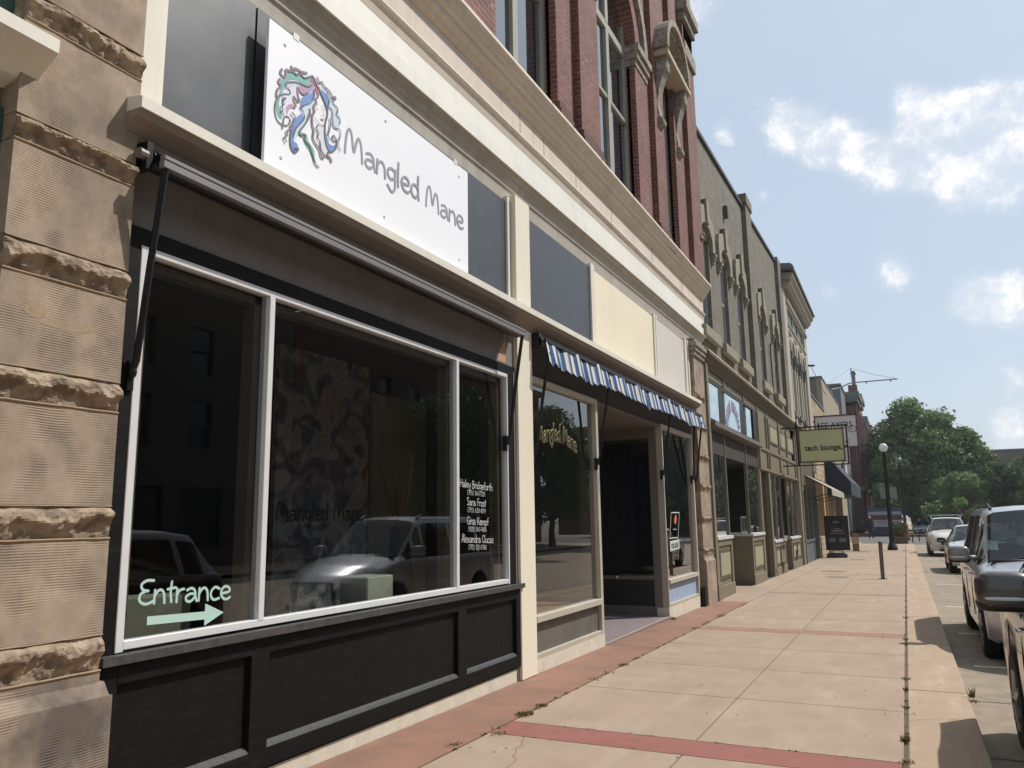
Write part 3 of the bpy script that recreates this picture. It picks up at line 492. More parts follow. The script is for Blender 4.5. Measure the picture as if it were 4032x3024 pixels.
sash(14.5, 15.34, 6.62, 10.5, -.10, None, [8.3]); sash(3.2, 4.1, 6.62, 10.5, -.1, None, [8.3]); sash(-.5, 1.5, 6.62, 11.3, -.1, [.5])
# blinds behind lower sashes
MB().box(-.16, -.15, 8.45, 8.80, 6.7, 9.6).build('window_blind', mat('grey_blind', (96, 96, 98), .8), A)
# arched head over the wide window + imposts + hood
def arch(y0, y1, zs, r_out, cx, x0, x1, name, m, n=18, yc=None, par=A, rin=None):
    b = MB(); pts = [(yc + rin*cos(t), zs + rin*sin(t)) for t in [pi*k/n for k in range(n+1)]]; po = [(yc + r_out*cos(t), zs + r_out*sin(t)) for t in [pi*k/n for k in range(n+1)]]
    for i in range(n): b.xout([pts[i], po[i], po[i+1], pts[i+1]], x0, x1)
    return b.build(name, m, par)
sp = MB(); n = 16
for i in range(n):
    t0, t1 = pi*i/n, pi*(i+1)/n; a = (11.615 + 1.0*cos(t0), 9.95 + 1.0*sin(t0)); c = (11.615 + 1.0*cos(t1), 9.95 + 1.0*sin(t1)); sp.xout([a, (a[0], 11.32), (c[0], 11.32), c], -.2, .1)
sp.build('arch_spandrel', redbrick, A)
arch(0, 0, 9.95, 1.55, 0, .0, .20, 'arch_hood_moulding', greyst, yc=11.615, rin=1.36); arch(0, 0, 9.95, 1.70, 0, .0, .16, 'arch_hood_band', greyst, yc=11.615, rin=1.56)
arch(0, 0, 9.95, 1.36, 0, -.1, .13, 'arch_brick_ring', redbrick, yc=11.615, rin=1.0)
im = MB()
for a, c in [(12.60, 13.36), (9.88, 10.63)]:
    for k, e in enumerate([.0, .04, .08]): im.box(-.2, .12 + e, a - e*.5, c + e*.5, 9.55 + k*.13, 9.68 + k*.13)
split_loose(im.build('arch_impost', greyst, A))
# pedimented hood on scroll brackets over the narrow window
hd = MB(); yc = 14.92
hd.box(.0, .38, yc-.92, yc+.92, 10.50, 10.60); hd.box(.0, .33, yc-.86, yc+.86, 10.60, 10.68)
hd.xout([(yc+.72*cos(pi*k/14), 10.68+1.02*sin(pi*k/14)) for k in range(15)], .0, .12)
hd.build('window_hood', mat('pale_limestone', (176, 164, 142), .9, .12, 5, .3, 70), A)
arch(0, 0, 10.68, .93, 0, .0, .38, 'hood_arch', greyst, yc=yc, rin=.80); arch(0, 0, 10.68, .80, 0, .0, .30, 'hood_arch_inner', greyst, yc=yc, rin=.73)
for s_ in (-1, 1):
    b = MB(); y0 = yc + s_*.72
    P = [(.06, 9.05), (.14, 9.12), (.13, 9.35), (.10, 9.55), (.16, 9.9), (.24, 10.15), (.32, 10.35), (.33, 10.49), (.0, 10.49), (.0, 9.0)]
    b.yout(P, y0-.13, y0+.13); b.lathe([(.09, -.16), (.12, -.13), (.12, .13), (.09, .16)], (.20, y0, 10.30), 'y', 14); b.lathe([(.06, -.16), (.09, -.13), (.09, .13), (.06, .16)], (.11, y0, 9.2), 'y', 12); b.blob((.06, y0, 8.92), (.06, .07, .12))
    b.build('scroll_bracket', greyst, A)
# stone stack at the right end
q = MB()
for (x, a, c, z0, z1) in [(.16, 16.55, 17.6, 12.0, 12.35), (.10, 16.7, 17.58, 12.35, 12.9), (.18, 16.6, 17.62, 12.9, 13.1), (.26, 16.5, 17.66, 13.1, 13.35), (.12, 16.7, 17.58, 13.35, 14.2), (.26, 16.4, 17.7, 14.2, 14.5), (.3, 16.2, 17.75, 14.5, 14.9)]: q.box(-.3, x, a, c, z0, z1)
q.build('corner_stonework', greyst, A, bevel=.01)
# main cornice (profile in x,z), slight rise
cz = .075
def prof(name, P, m, y0=-6, y1=17.5): return MB().yprof(P, y0, y1, cz * (y1 - y0) / 11).build(name, m, A)
k0 = -.085
def zz(P): return [(x, z + k0) for x, z in P]
prof('cornice', zz([(-.1, 6.74), (.24, 6.69), (.245, 6.645), (.215, 6.62), (.205, 6.585), (.175, 6.56), (.17, 6.52), (.13, 6.50), (.125, 6.45), (.085, 6.42), (.075, 6.385), (.03, 6.36), (-.1, 6.36)]), cream2)
prof('frieze', zz([(-.1, 6.36), (.028, 6.36), (.028, 6.05), (-.1, 6.05)]), cream2)
prof('frieze_moulding', zz([(-.1, 6.05), (.075, 6.045), (.08, 6.02), (.065, 5.99), (.045, 5.96), (.03, 5.89), (-.1, 5.89)]), cream2)
prof('fascia_upper', zz([(-.1, 5.89), (.028, 5.89), (.028, 5.70), (-.1, 5.70)]), bandw); prof('fascia_groove', zz([(-.1, 5.70), (.008, 5.70), (.008, 5.655), (-.1, 5.655)]), greyst)
prof('fascia_lower', zz([(-.1, 5.655), (.070, 5.655), (.070, 5.510), (-.1, 5.510)]), bandw)
prof('fascia_soffit_moulding', zz([(-.1, 5.509), (.052, 5.509), (.04, 5.48), (.005, 5.455), (-.005, 5.41), (-.022, 5.385), (-.028, 5.33), (-.045, 5.31), (-.05, 5.25), (-.056, 5.13), (-.1, 5.13)]), mat('shaded_grimy_cove', (170, 163, 150), .7, .08, 2, stain=.35))  # taupe tone holds painted-in shade below the fascia, plus grime
jm = MB()
for y in (3.3, 7.9, 8.6, 9.7, 11.2, 13.4, 15.6):
    z = cz * (y + 6) / 11 + k0; jm.box(.0, .0305, y, y + .008, 6.06 + z, 6.36 + z); jm.box(.1, .2465, y + .5, y + .506, 6.655 + z, 6.69 + z)
split_loose(jm.build('stone_joint', dirt, A))
# upper panel zone z 4.0-5.15
pz = MB(); pz.box(-.35, -.06, -6, 17.2, 3.2, 5.25); pz.build('panel_backing', mat('black_backing', (24, 24, 26), .7), A)
def panel(y0, y1, m, z0=3.9, z1=5.16, x=-.03, nm='transom_panel'):
    return MB().box(-.06, x, y0, y1, z0, z1).build(nm, m, A)
for y0, y1, m in [(2.99, 3.72, dkpanel), (3.74, 6.5, dkpanel), (6.52, 7.62, dkpanel), (8.10, 10.28, dkpanel), (10.42, 13.48, offwhite), (13.68, 15.72, palepanel)]: panel(y0, y1, m)
fr = MB()
for y0, y1 in [(7.60, 7.66), (10.28, 10.42), (13.48, 13.56), (13.60, 13.68), (15.72, 15.86), (15.95, 16.05), (2.94, 2.99)]: fr.box(-.06, -.005, y0, y1, 3.9, 5.22)
split_loose(fr.build('transom_frame', cream, A))
wp = MB(); wp.box(-.05, .03, 2.80, 2.94, 3.9, 5.3); wp.build('white_post', cream, A)
pil = MB(); pil.box(-.3, .05, 7.69, 8.07, -.02, 5.26); pil.build('white_pilaster', mat('ivory_pilaster_paint', (228, 220, 198), .45, .03, 1.2), A, bevel=.003)
# ledge over shopfronts
lp_ = [(-.06, 3.838), (.188, 3.838), (.165, 3.80), (.12, 3.775), (.09, 3.75), (.07, 3.735), (.055, 3.70), (-.06, 3.70)]
MB().yprof([(-.06, 3.955), (.20, 3.905), (.20, 3.84), (-.06, 3.84)], 2.70, 16.05, .035).build('ledge_top', cream, A)
MB().yprof(lp_, 2.70, 16.05, .035).build('shopfront_ledge', mat('shaded_ledge_underside', (138, 124, 112), .6, .08, 2, stain=.3), A)  # underside coloured darker than the cream top: its shade is in the paint
# grey fascia + head rail, bay one
gp = MB(); gp.box(-.25, .0, 2.78, 7.69, 3.25, 3.72); gp.build('awning_fascia', graypanel, A)
hr = MB(); hr.box(-.25, .012, 2.78, 7.69, 3.15, 3.25); hr.box(-.2, .012, 7.50, 7.69, .95, 3.15); hr.box(-.2, .012, 2.78, 2.905, .95, 3.15); hr.build('black_surround', black, A)
pk = MB(); random.seed(2)
pk.xout([(7.30, 3.27), (7.49, 3.27), (7.49, 3.62), (7.46, 3.55), (7.45, 3.46), (7.42, 3.5), (7.40, 3.40), (7.36, 3.44), (7.34, 3.36)], 0, .0025); pk.build('peeled_paint', mat('bare_stucco', (190, 150, 120), .9), A)
# shop window one
wf = MB(); x0, x1 = -.06, .018
wf.box(x0, x1, 2.905, 2.955, .955, 3.15)
wf.box(x0, .016, 2.955, 7.475, 3.11, 3.15); wf.box(x0, .016, 2.955, 7.475, .965, 1.01)
for y in (3.92, 6.41): wf.box(x0, x1, y, y + .05, 1.0, 3.11)
wf.box(x0, x1, 7.475, 7.50, .955, 3.15)
wfo = wf.build('shop_window', alu, A, label='three pane aluminium framed shop window with white lettering', bevel=.003)
isf = MB()
for y in (2.97, 3.86, 3.978, 6.35, 6.468, 7.39): isf.box(-.16, -.061, y, y + .055, 1.0, 3.1)
isf.box(-.16, -.061, 2.97, 7.44, 2.95 + .1, 3.1); isf.build('inner_frame', alud, wfo)
for y0, y1 in [(2.97, 3.92), (3.978, 6.41), (6.468, 7.445)]:
    MB().poly([(-.02, y0, 1.01), (-.02, y1, 1.01), (-.02, y1, 3.1), (-.02, y0, 3.1)]).build('pane', glass, wfo)
mint = mat('mint_vinyl', (176, 204, 194), .5, .02); whv = mat('white_vinyl', (196, 200, 196), .5, .02)
YZ = lambda x: (lambda u, v, h: (x + h, u, v))
b = MB(); write(b, 'Entrance', .0155, 3.06, 1.185, .125, YZ(-.017), fit=.66, mapuv=lambda u, v: (u, v - .045*(u-3.06))); b.build('lettering', mint, wfo)
b = MB(); b.xout([(3.12, 1.07), (3.52, 1.055), (3.52, 1.02), (3.665, 1.08), (3.52, 1.145), (3.52, 1.10), (3.12, 1.115)], -.018, -.0165); b.build('arrow_decal', mint, wfo)
b = MB()
for t_, y0, z, s_, f_ in [('Haley Bridgeforth', 6.53, 1.91, .072, .65), ('(715) 340-1331', 6.675, 1.845, .042, .35), ('Sara Frost', 6.665, 1.745, .072, .38), ('(715) 630-8119', 6.675, 1.68, .042, .36), ('Gina Kempf', 6.665, 1.565, .072, .43), ('(920) 540-7804', 6.69, 1.50, .042, .36), ('Alexandra Clucas', 6.56, 1.395, .072, .63), ('(715) 321-0780', 6.69, 1.33, .042, .36)]:
    write(b, t_, .0068 if s_ > .05 else .004, y0, z, s_, YZ(-.017), fit=f_, mapuv=lambda u, v: (u, v - .04*(u-6.85)))
b.build('lettering', whv, wfo)
b = MB(); write(b, 'Mangled Mane', .016, 4.08, 1.62, .12, YZ(-.012), fit=.95); b.build('dark_lettering', mat('dark_vinyl', (6, 6, 6), .95, spec=.05), wfo)
# sill and panelled stall riser
MB().box(-.1, .075, 2.80, 7.74, .905, .95).build('window_sill', mat('worn_black_sill', (62, 61, 58), .6, .35, 14, stain=.4), A)
sr = MB(); sr.box(-.25, .0, 2.78, 7.72, .10, .905)
zt, zb = .80, .265
for y0, y1 in [(2.78, 2.92), (3.86, 4.02), (6.40, 6.56), (7.60, 7.72)]: sr.box(0, .035, y0, y1, .12, .905)
sr.box(0, .0345, 2.92, 7.6, .80, .905); sr.box(0, .0345, 2.92, 7.6, .12, .235); sr.build('stall_riser', black, A, bevel=.004)
sm = MB()
for y0, y1 in [(2.92, 3.86), (4.02, 6.40), (6.56, 7.60)]:
    sm.yprof([(0, .235), (.034, .235), (.022, .255), (.004, .268), (0, .27)], y0, y1)
split_loose(sm.build('riser_moulding', mat('worn_moulding', (46, 46, 46), .5, .5, 22), A))
pl = MB(); pl.box(-.2, .012, 2.78, 7.70, -.14, .10); pl.build('plinth', plinthw, A)
# grey filler behind pilaster
MB().box(-.2, .02, 7.64, 7.695, -.03, 3.2).build('grey_trim_strip', mat('taupe_trim', (108, 98, 86), .8), A)

# bay two
gf = mat('taupe_frame', (142, 134, 120), .5, .06, 4)
gfl = mat('pale_taupe_frame', (178, 170, 154), .5, .06, 4)
bf = MB(); bf.box(-.25, -.02, 8.07, 16.1, 3.24, 3.75); bf.build('shopfront_header', mat('dark_brown_header', (58, 52, 46), .8, .1), A)
def shopwin(y0, y1, nm, kick, lab, postw=.09):
    b = MB()
    b.box(-.10, .012, y0, y0+.05, -.02, 3.24); b.box(-.10, .012, y1-postw, y1, -.06, 3.24)
    b.box(-.10, .010, y0+.05, y1-postw, 3.17, 3.24); b.box(-.10, .035, y0+.05, y1-postw+.0, .495, .565); b.box(-.10, .010, y0+.05, y1-postw, .105, .16)
    o = b.build(nm, gfl, A, label=lab, bevel=.003)
    MB().poly([(-.05, y0+.05, .56), (-.05, y1-postw, .56), (-.05, y1-postw, 3.17), (-.05, y0+.05, 3.17)]).build('pane', glass, o)
    MB().box(-.12, -.035, y0+.05, y1-postw, .16, .495).build('kick_panel', kick, o)
    return o
kgray = mat('dusty_grey_panel', (96, 92, 84), .6, .25, 2)
w2 = shopwin(8.07, 10.32, 'shop_window', kgray, 'shop window left of the recessed entrance with arched gold outlined lettering')
w3 = shopwin(13.58, 15.86, 'shop_window', mat('pale_blue_panel', (150, 166, 190), .6, .12, 3), 'shop window right of the recessed entrance with lease sign')
pl = MB(); pl.box(-.2, .014, 8.07, 10.32, -.14, .105); pl.box(-.2, .014, 13.56, 15.80, -.16, .105); split_loose(pl.build('plinth', plinthw, A))
# splayed returns of the entrance recess
rt = MB(); rt.box(-1.6, -.10, 13.60, 13.66, .56, .62); rt.box(-1.6, -.10, 13.60, 13.66, -.1, .12); rt.box(-.24, -.10, 13.585, 13.66, -.1, 3.24); rt.box(-1.6, -.24, 13.60, 13.66, 3.0, 3.24); rt.box(-1.6, -1.5, 13.6, 13.66, .12, 3.0)
rt.box(-.24, -.10, 10.24, 10.315, -.1, 3.24); rt.box(-1.6, -.24, 10.24, 10.30, .5, .58); rt.box(-1.6, -.24, 10.24, 10.3, 3.0, 3.24)
rto = rt.build('entrance_return', alud, A, bevel=.003)
MB().poly([(-1.5, 13.63, .62), (-.24, 13.63, .62), (-.24, 13.63, 3.0), (-1.5, 13.63, 3.0)]).build('pane', glass, rto)
MB().poly([(-1.5, 10.27, .58), (-.24, 10.27, .58), (-.24, 10.27, 3.0), (-1.5, 10.27, 3.0)]).build('pane', glass, rto)
split_loose(MB().box(-1.5, -.24, 13.61, 13.65, .12, .56).box(-1.6, -.24, 10.25, 10.29, -.1, .5).build('kick_panel', mat('near_black_panel', (32, 32, 34), .5), rto))
MB().blob((-.9, 13.575, .60), (.025, .03, .025)).build('knob', alu, rto, smooth=True)
dr = MB(); dr.box(-1.68, -1.6, 10.3, 13.6, -.1, 3.24); dr.build('shop_door', mat('door_dark', (40, 38, 36), .5), A)
MB().box(-1.62, -.02, 10.3, 13.62, 3.18, 3.23).build('recess_ceiling', mat('recess_ceiling', (104, 98, 86), .8), A)
st = mat('curtain_navy', (22, 26, 44), .9, .3, 3)
cu = MB()
for i in range(40):
    xa = -.28 - i*.032; cu.poly([(xa, 14.0 + .03*(i % 2), .7), (xa-.032, 14.0 + .03*((i+1) % 2), .7), (xa-.032, 14.0 + .03*((i+1) % 2), 2.95), (xa, 14.0 + .03*(i % 2), 2.95)])
cu.build('navy_curtain', st, A)
# threshold
MB().box(-.02, .012, 10.32, 13.58, -.12, -.03).build('threshold', conc2, A)
# arc lettering + numbers + lease sign on the glass
goldv = mat('pale_gold_vinyl', (196, 182, 120), .6)
def arcmap(u, v):
    t = (u - 9.05) / .62
    return (9.05 + (u-9.05)*1.0 , v - .10*t*t - .02*t)
b = MB(); write(b, 'Mangled Mane', .034, 8.42, 2.56, .20, YZ(-.047), fit=1.22, mapuv=arcmap); b.build('lettering', goldv, w2)
b = MB(); write(b, 'Mangled Mane', .018, 8.42, 2.56, .20, YZ(-.0445), fit=1.22, mapuv=arcmap, h0=.003); b.build('lettering_fill', mat('black_vinyl', (16, 16, 16), .6), w2)
for i, ch in enumerate('1016'): bfont('house_number', ch, .075, mat('white_number', (226, 226, 220), .5), (lambda i: lambda u, v, h: (.0135 + abs(h)*.3, 10.275 + u, 2.175 - i*.068 + v))(i), w2, bold=.001)
for i, ch in enumerate('1014'): bfont('house_number', ch, .07, mat('white_number', (226, 226, 220), .5), (lambda i: lambda u, v, h: (.0135 + abs(h)*.3, 13.625 + u, 2.15 - i*.06 + v))(i), w3, bold=.001)
PT = MB().xout([(14.02, 1.25), (14.60, 1.25), (14.78, 1.70), (14.20, 1.70)], -.048, -.0475)
P = lambda u, v: (14.02 + (v-1.25)/.45*.18 + u, v)
bd = MB(); c4 = [P(0, 1.25), P(.58, 1.25), P(.58, 1.70), P(0, 1.70), P(0, 1.25)]
for i in range(4): ribbon(bd, [c4[i], c4[i+1]], .018, YZ(-.0465), 1e-4*i)
ribbon(bd, [P(.2, 1.40), P(.44, 1.40)], .012, YZ(-.046), 0)
bd.build('lease_sign_border', whv, w3)
MB().xout([P(.30, 1.66), P(.36, 1.66), P(.40, 1.58), P(.37, 1.50), P(.27, 1.50), P(.24, 1.58)], -.047, -.0465).build('orange_emblem', mat('orange_vinyl', (222, 120, 50), .5), w3)
bfont('lease_lettering', '715-341', .125, whv, lambda u, v, h: (-.0465 + abs(h)*.2, P(.27 + u*.75, 0)[0] + (1.28 + v - 1.25)/.45*.18 + .5*0 + (1.25)/.45*.18, 1.275 + v), w3)
bfont('lease_lettering', 'BestWay', .07, whv, lambda u, v, h: (-.0465 + abs(h)*.2, 14.40 + u, 1.445 + v), w3)
MB().xout([(14.02, 1.02), (14.66, 1.05), (14.66, 1.215), (14.02, 1.20)], -.0475, -.046).build('lease_card', whv, w3)
bfont('lease_lettering', 'FOR LEASE', .125, mat('black_vinyl', (16, 16, 16), .6), lambda u, v, h: (-.0455 + abs(h)*.2, 14.34 + u*.8, 1.07 + v + u*.03), w3, bold=.004)
bfont('lease_lettering', 'Ward Wolff', .07, whv, lambda u, v, h: (-.0465 + abs(h)*.2, 14.38 + u*.9, .955 + v), w3); bfont('lease_lettering', '340-9957', .07, whv, lambda u, v, h: (-.0465 + abs(h)*.2, 14.38 + u*.9, .875 + v), w3)
# downspout stub
ds = MB(); ds.tube([(.05, 15.93, .25), (.05, 15.93, -.12)], .055, 12); ds.tube([(.05, 15.93, .27), (.05, 15.93, .24)], .065, 12); ds.build('drain_stub', iron, A, smooth=True)

# ---- interiors -------------------------------------------------------------------------------
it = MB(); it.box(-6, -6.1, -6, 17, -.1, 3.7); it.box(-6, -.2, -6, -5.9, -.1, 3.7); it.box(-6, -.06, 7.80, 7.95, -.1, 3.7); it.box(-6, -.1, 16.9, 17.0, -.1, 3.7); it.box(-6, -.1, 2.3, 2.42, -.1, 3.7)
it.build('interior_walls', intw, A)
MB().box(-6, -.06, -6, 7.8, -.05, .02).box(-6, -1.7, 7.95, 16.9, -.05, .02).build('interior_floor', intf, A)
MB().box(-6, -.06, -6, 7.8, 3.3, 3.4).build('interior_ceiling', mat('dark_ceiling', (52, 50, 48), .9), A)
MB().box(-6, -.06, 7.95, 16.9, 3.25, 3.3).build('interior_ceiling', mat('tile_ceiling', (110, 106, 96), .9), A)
MB().box(-1.5, -.1, 8.1, 10.24, .46, .5).box(-1.5, -.1, 13.7, 15.8, .46, .5).build('window_display_deck', mat('plywood_deck', (172, 136, 96), .7, .12, 3), A)
# mural panel, partition
mu = bpy.data.materials.new('floral_wallpaper'); mu.use_nodes = True; t = mu.node_tree; bs = t.nodes['Principled BSDF']
g = N(t, 'ShaderNodeNewGeometry'); v1 = N(t, 'ShaderNodeTexNoise'); v1.inputs['Scale'].default_value = 3.2; v1.inputs['Detail'].default_value = 7; v1.inputs['Distortion'].default_value = 1.6; t.links.new(g.outputs['Position'], v1.inputs['Vector'])
cr = N(t, 'ShaderNodeValToRGB'); e = cr.color_ramp.elements; e[0].position = .38; e[0].color = (.05, .055, .07, 1); e[1].position = .56; e[1].color = (.34, .33, .31, 1); k = e.new(.47); k.color = (.15, .15, .17, 1); k = e.new(.66); k.color = (.24, .18, .17, 1); k = e.new(.72); k.color = (.25, .05, .05, 1)
t.links.new(v1.outputs['Fac'], cr.inputs[0]); t.links.new(cr.outputs[0], bs.inputs['Base Color']); bs.inputs['Roughness'].default_value = .9
MB().box(-1.25, -1.2, 5.35, 6.70, .3, 3.2).build('wallpaper_panel', mu, A)
MB().box(-1.25, -1.2, 6.78, 7.8, .0, 2.95).build('beige_partition', mat('beige_partition', (150, 140, 114), .8), A)
def rock(b, y0, y1, z0, z1, x, d, ny=40, nz=10, seed=0, taper=True):
    """rock-faced stone: displaced grid"""
    rs = np.random.RandomState(seed); ph = rs.rand(24, 3) * 6.28; fr = rs.rand(24, 2) * 2 - 1
    n = len(b.v)
    def nf(u, v):
        s = 0
        for k in range(24):
            f = 2.2 + k * 1.5; s += sin(fr[k, 0]*f*u*9 + fr[k, 1]*f*v*9 + ph[k, 0]) / (1 + k * .35)
        return s / 2.2
    for j in range(nz + 1):
        for i in range(ny + 1):
            u = y0 + (y1 - y0) * i / ny; v = z0 + (z1 - z0) * j / nz; t = j / nz
            env = min(1, 6 * min(t, 1 - t)) if taper else 1
            q = nf(u, v); q = .75 * q + .7 * (1 - abs(nf(v * .9 + 3, u * .8)))
            ts = t + .16 * nf(u * .5, 7.7); under = float(np.interp(ts, [0, .18, .42, .58, .8, 1.0], [.05, .12, .42, 1.15, .95, .35]))
            e = 1 if 0 < i < ny else .6
            b.v.append((x + env * e * d * (.85 * under + .26 * q), u, v))
    for j in range(nz):
        for i in range(ny): a = n + j*(ny+1) + i; b.f.append((a, a+1, a+ny+2, a+ny+1))
    for (u) in (0, ny):      # side returns
        m = len(b.v); y = y0 if u == 0 else y1
        for j in range(nz + 1): b.v.append((x - .2, y, z0 + (z1 - z0) * j / nz))
        for j in range(nz): b.f.append((n + j*(ny+1) + u, n + (j+1)*(ny+1) + u, m + j + 1, m + j))
    return b
# sandstone
sst = bpy.data.materials.new('tooled_sandstone'); sst.use_nodes = True; t = sst.node_tree; bs = t.nodes['Principled BSDF']; bs.inputs['Roughness'].default_value = .92
g = N(t, 'ShaderNodeNewGeometry'); sx = N(t, 'ShaderNodeSeparateXYZ'); t.links.new(g.outputs['Position'], sx.inputs[0])
nn = N(t, 'ShaderNodeTexNoise'); nn.inputs['Scale'].default_value = 2.6; nn.inputs['Detail'].default_value = 8; nn.inputs['Roughness'].default_value = .68; t.links.new(g.outputs['Position'], nn.inputs['Vector'])
nw = N(t, 'ShaderNodeTexNoise'); nw.inputs['Scale'].default_value = 5; nw.inputs['Detail'].default_value = 3; t.links.new(g.outputs['Position'], nw.inputs['Vector'])
zz_ = mm(t, 'ADD', sx.outputs[2], mm(t, 'MULTIPLY', nw.outputs['Fac'], .012)); wv = mm(t, 'SINE', mm(t, 'MULTIPLY', zz_, 2*pi/.0125)); wv = mm(t, 'MULTIPLY_ADD', wv, .5, .5)
mpn = N(t, 'ShaderNodeMapping'); mpn.inputs['Scale'].default_value = (30, 30, 6); t.links.new(g.outputs['Position'], mpn.inputs['Vector']); nb = N(t, 'ShaderNodeTexNoise'); nb.inputs['Scale'].default_value = 1; nb.inputs['Detail'].default_value = 4; t.links.new(mpn.outputs[0], nb.inputs['Vector'])
gate = mm(t, 'MULTIPLY_ADD', nw.outputs['Fac'], 6.0, -2.6, clamp=True); groove = mm(t, 'MULTIPLY', mm(t, 'MULTIPLY', mm(t, 'SUBTRACT', 1.0, wv), gate), mm(t, 'MULTIPLY_ADD', nb.outputs['Fac'], 1.5, .1, clamp=True))
c1 = N(t, 'ShaderNodeValToRGB'); e = c1.color_ramp.elements; e[0].position = .30; e[0].color = lin((122, 109, 95)); e[1].position = .70; e[1].color = lin((176, 158, 135)); q_ = e.new(.5); q_.color = lin((152, 136, 118))
t.links.new(nn.outputs['Fac'], c1.inputs[0])
# old damp stain on the base block
dv = N(t, 'ShaderNodeVectorMath', operation='DISTANCE'); t.links.new(g.outputs['Position'], dv.inputs[0]); dv.inputs[1].default_value = (.1, 2.62, .62)
stn = mm(t, 'MULTIPLY', mm(t, 'MULTIPLY_ADD', mm(t, 'ADD', dv.outputs['Value'], mm(t, 'MULTIPLY', nn.outputs['Fac'], .55)), -4.5, 2.75, clamp=True), .72)
mx = N(t, 'ShaderNodeMixRGB'); t.links.new(stn, mx.inputs['Fac']); t.links.new(c1.outputs[0], mx.inputs['Color1']); mx.inputs['Color2'].default_value = lin((74, 68, 66))
mx2 = N(t, 'ShaderNodeMixRGB'); mx2.blend_type = 'MULTIPLY'; t.links.new(mm(t, 'MULTIPLY', groove, .5), mx2.inputs['Fac']); t.links.new(mx.outputs[0], mx2.inputs['Color1']); mx2.inputs['Color2'].default_value = (.32, .27, .24, 1)
t.links.new(mx2.outputs[0], bs.inputs['Base Color'])
bp = N(t, 'ShaderNodeBump'); bp.inputs['Strength'].default_value = .5; bp.inputs['Distance'].default_value = .004; t.links.new(mm(t, 'ADD', mm(t, 'MULTIPLY', groove, -1.0), nn.outputs['Fac']), bp.inputs['Height']); t.links.new(bp.outputs[0], bs.inputs['Normal'])
rockm = mat('rock_faced_sandstone', (158, 140, 118), .95, .22, 4, .8, 30, rgb2=(116, 100, 84), stain=.45, stm=(5, 5, 5))
mortar = mat('raised_mortar', (152, 130, 104), .9, .15, 10, .3, 80)
def pier(y0, y1, bands, x, base_z, top, lab, yb0, seed):
    b = MB(); r = MB(); mo = MB(); prev = base_z
    for i, (a, c) in enumerate(bands):
        if a > prev: b.box(-.15, x, y0, y1, prev + .004, a - .004)
        rock(r, y0, y1, a, c, x - .012, .045, seed=seed + i, ny=int(110*(y1-y0)), nz=16)
        for z in (a, c):
            P = [(x + .001 + random.uniform(-.002, .002), y0 + (y1-y0)*k/9 , z + random.uniform(-.0015, .0015)) for k in range(10)]
            mo.tube(P, .0065 if z == a else .004, 6)
        prev = c
    b.box(-.15, x, y0, y1, prev + .004, top)
    b.box(-.15, x + .045, y0, y1 + yb0, -.16, base_z - .06); b.yprof([(-.15, base_z - .06), (x + .045, base_z - .06), (x, base_z + .004), (-.15, base_z + .004)], y0, y1 + yb0 * .6)
    o = b.build('sandstone_pier', sst, A, label=lab); split_loose(r.build('rock_faced_band', rockm, o)); split_loose(mo.build('mortar_joint', mortar, o))
BD = [(.90, 1.07), (1.54, 1.70), (2.18, 2.34), (2.79, 2.95), (3.43, 3.56), (4.06, 4.21), (4.68, 4.83), (5.30, 5.45)]
pier(2.12, 2.78, BD, .08, .84, 5.9, 'tooled sandstone pier with rock faced bands at the left edge', .045, 1)
pier(16.13, 16.98, [(a-.05, c-.05) for a, c in BD[:6]], .06, .80, 5.1, 'sandstone pier between the striped awning and the green shopfront', 0, 40)
# capital above far pier
cp = MB()
for k, e in enumerate([.02, .05, .08, .03]): cp.box(-.1, .08 + e, 16.10 - e, 17.0 + e, 4.93 + k*.09, 5.02 + k*.09)
cp.build('pier_capital', greyst, A, bevel=.008)
# patches of smooth cement and pock marks
ps = MB(); random.seed(9)
for (y, z, r1, r2) in [(2.47, 2.58, .16, .025), (2.30, 2.62, .06, .04)]: ps.xout([(y + r1*cos(t_)*random.uniform(.85, 1.1), z + r2*sin(t_)*random.uniform(.8, 1.2) + .05*cos(t_)*r1) for t_ in [k*.52 for k in range(12)]], .075, .0808)
ps.build('cement_patch', mat('cement_patch', (158, 138, 112), .95, .15, 12, .3, 60), A)
# neighbouring shopfront at far left
L = MB(); L.box(-.2, -.05, -6, 2.12, 3.6, 6.0); L.build('left_header', mat('taupe_header', (120, 112, 98), .8), A)
MB().yprof([(-.1, 3.98), (.22, 3.94), (.22, 3.87), (.1, 3.79), (.06, 3.74), (-.1, 3.7)], -6, 2.21).build('left_ledge', cream, A)
wl = MB(); wl.box(-.12, -.02, 1.98, 2.12, -.1, 3.6); wl.box(-.12, -.02, -6, 1.98, .8, .95); wl.box(-.2, -.03, -6, 2.1, -.1, .8); wl.box(-.12, -.02, 1.98, 2.12, 4.0, 5.9)
wlo = wl.build('left_window', mat('teal_frame', (52, 84, 80), .5), A)
MB().poly([(-.07, -6, .95), (-.07, 1.98, .95), (-.07, 1.98, 3.6), (-.07, -6, 3.6)]).build('pane', glass, wlo)

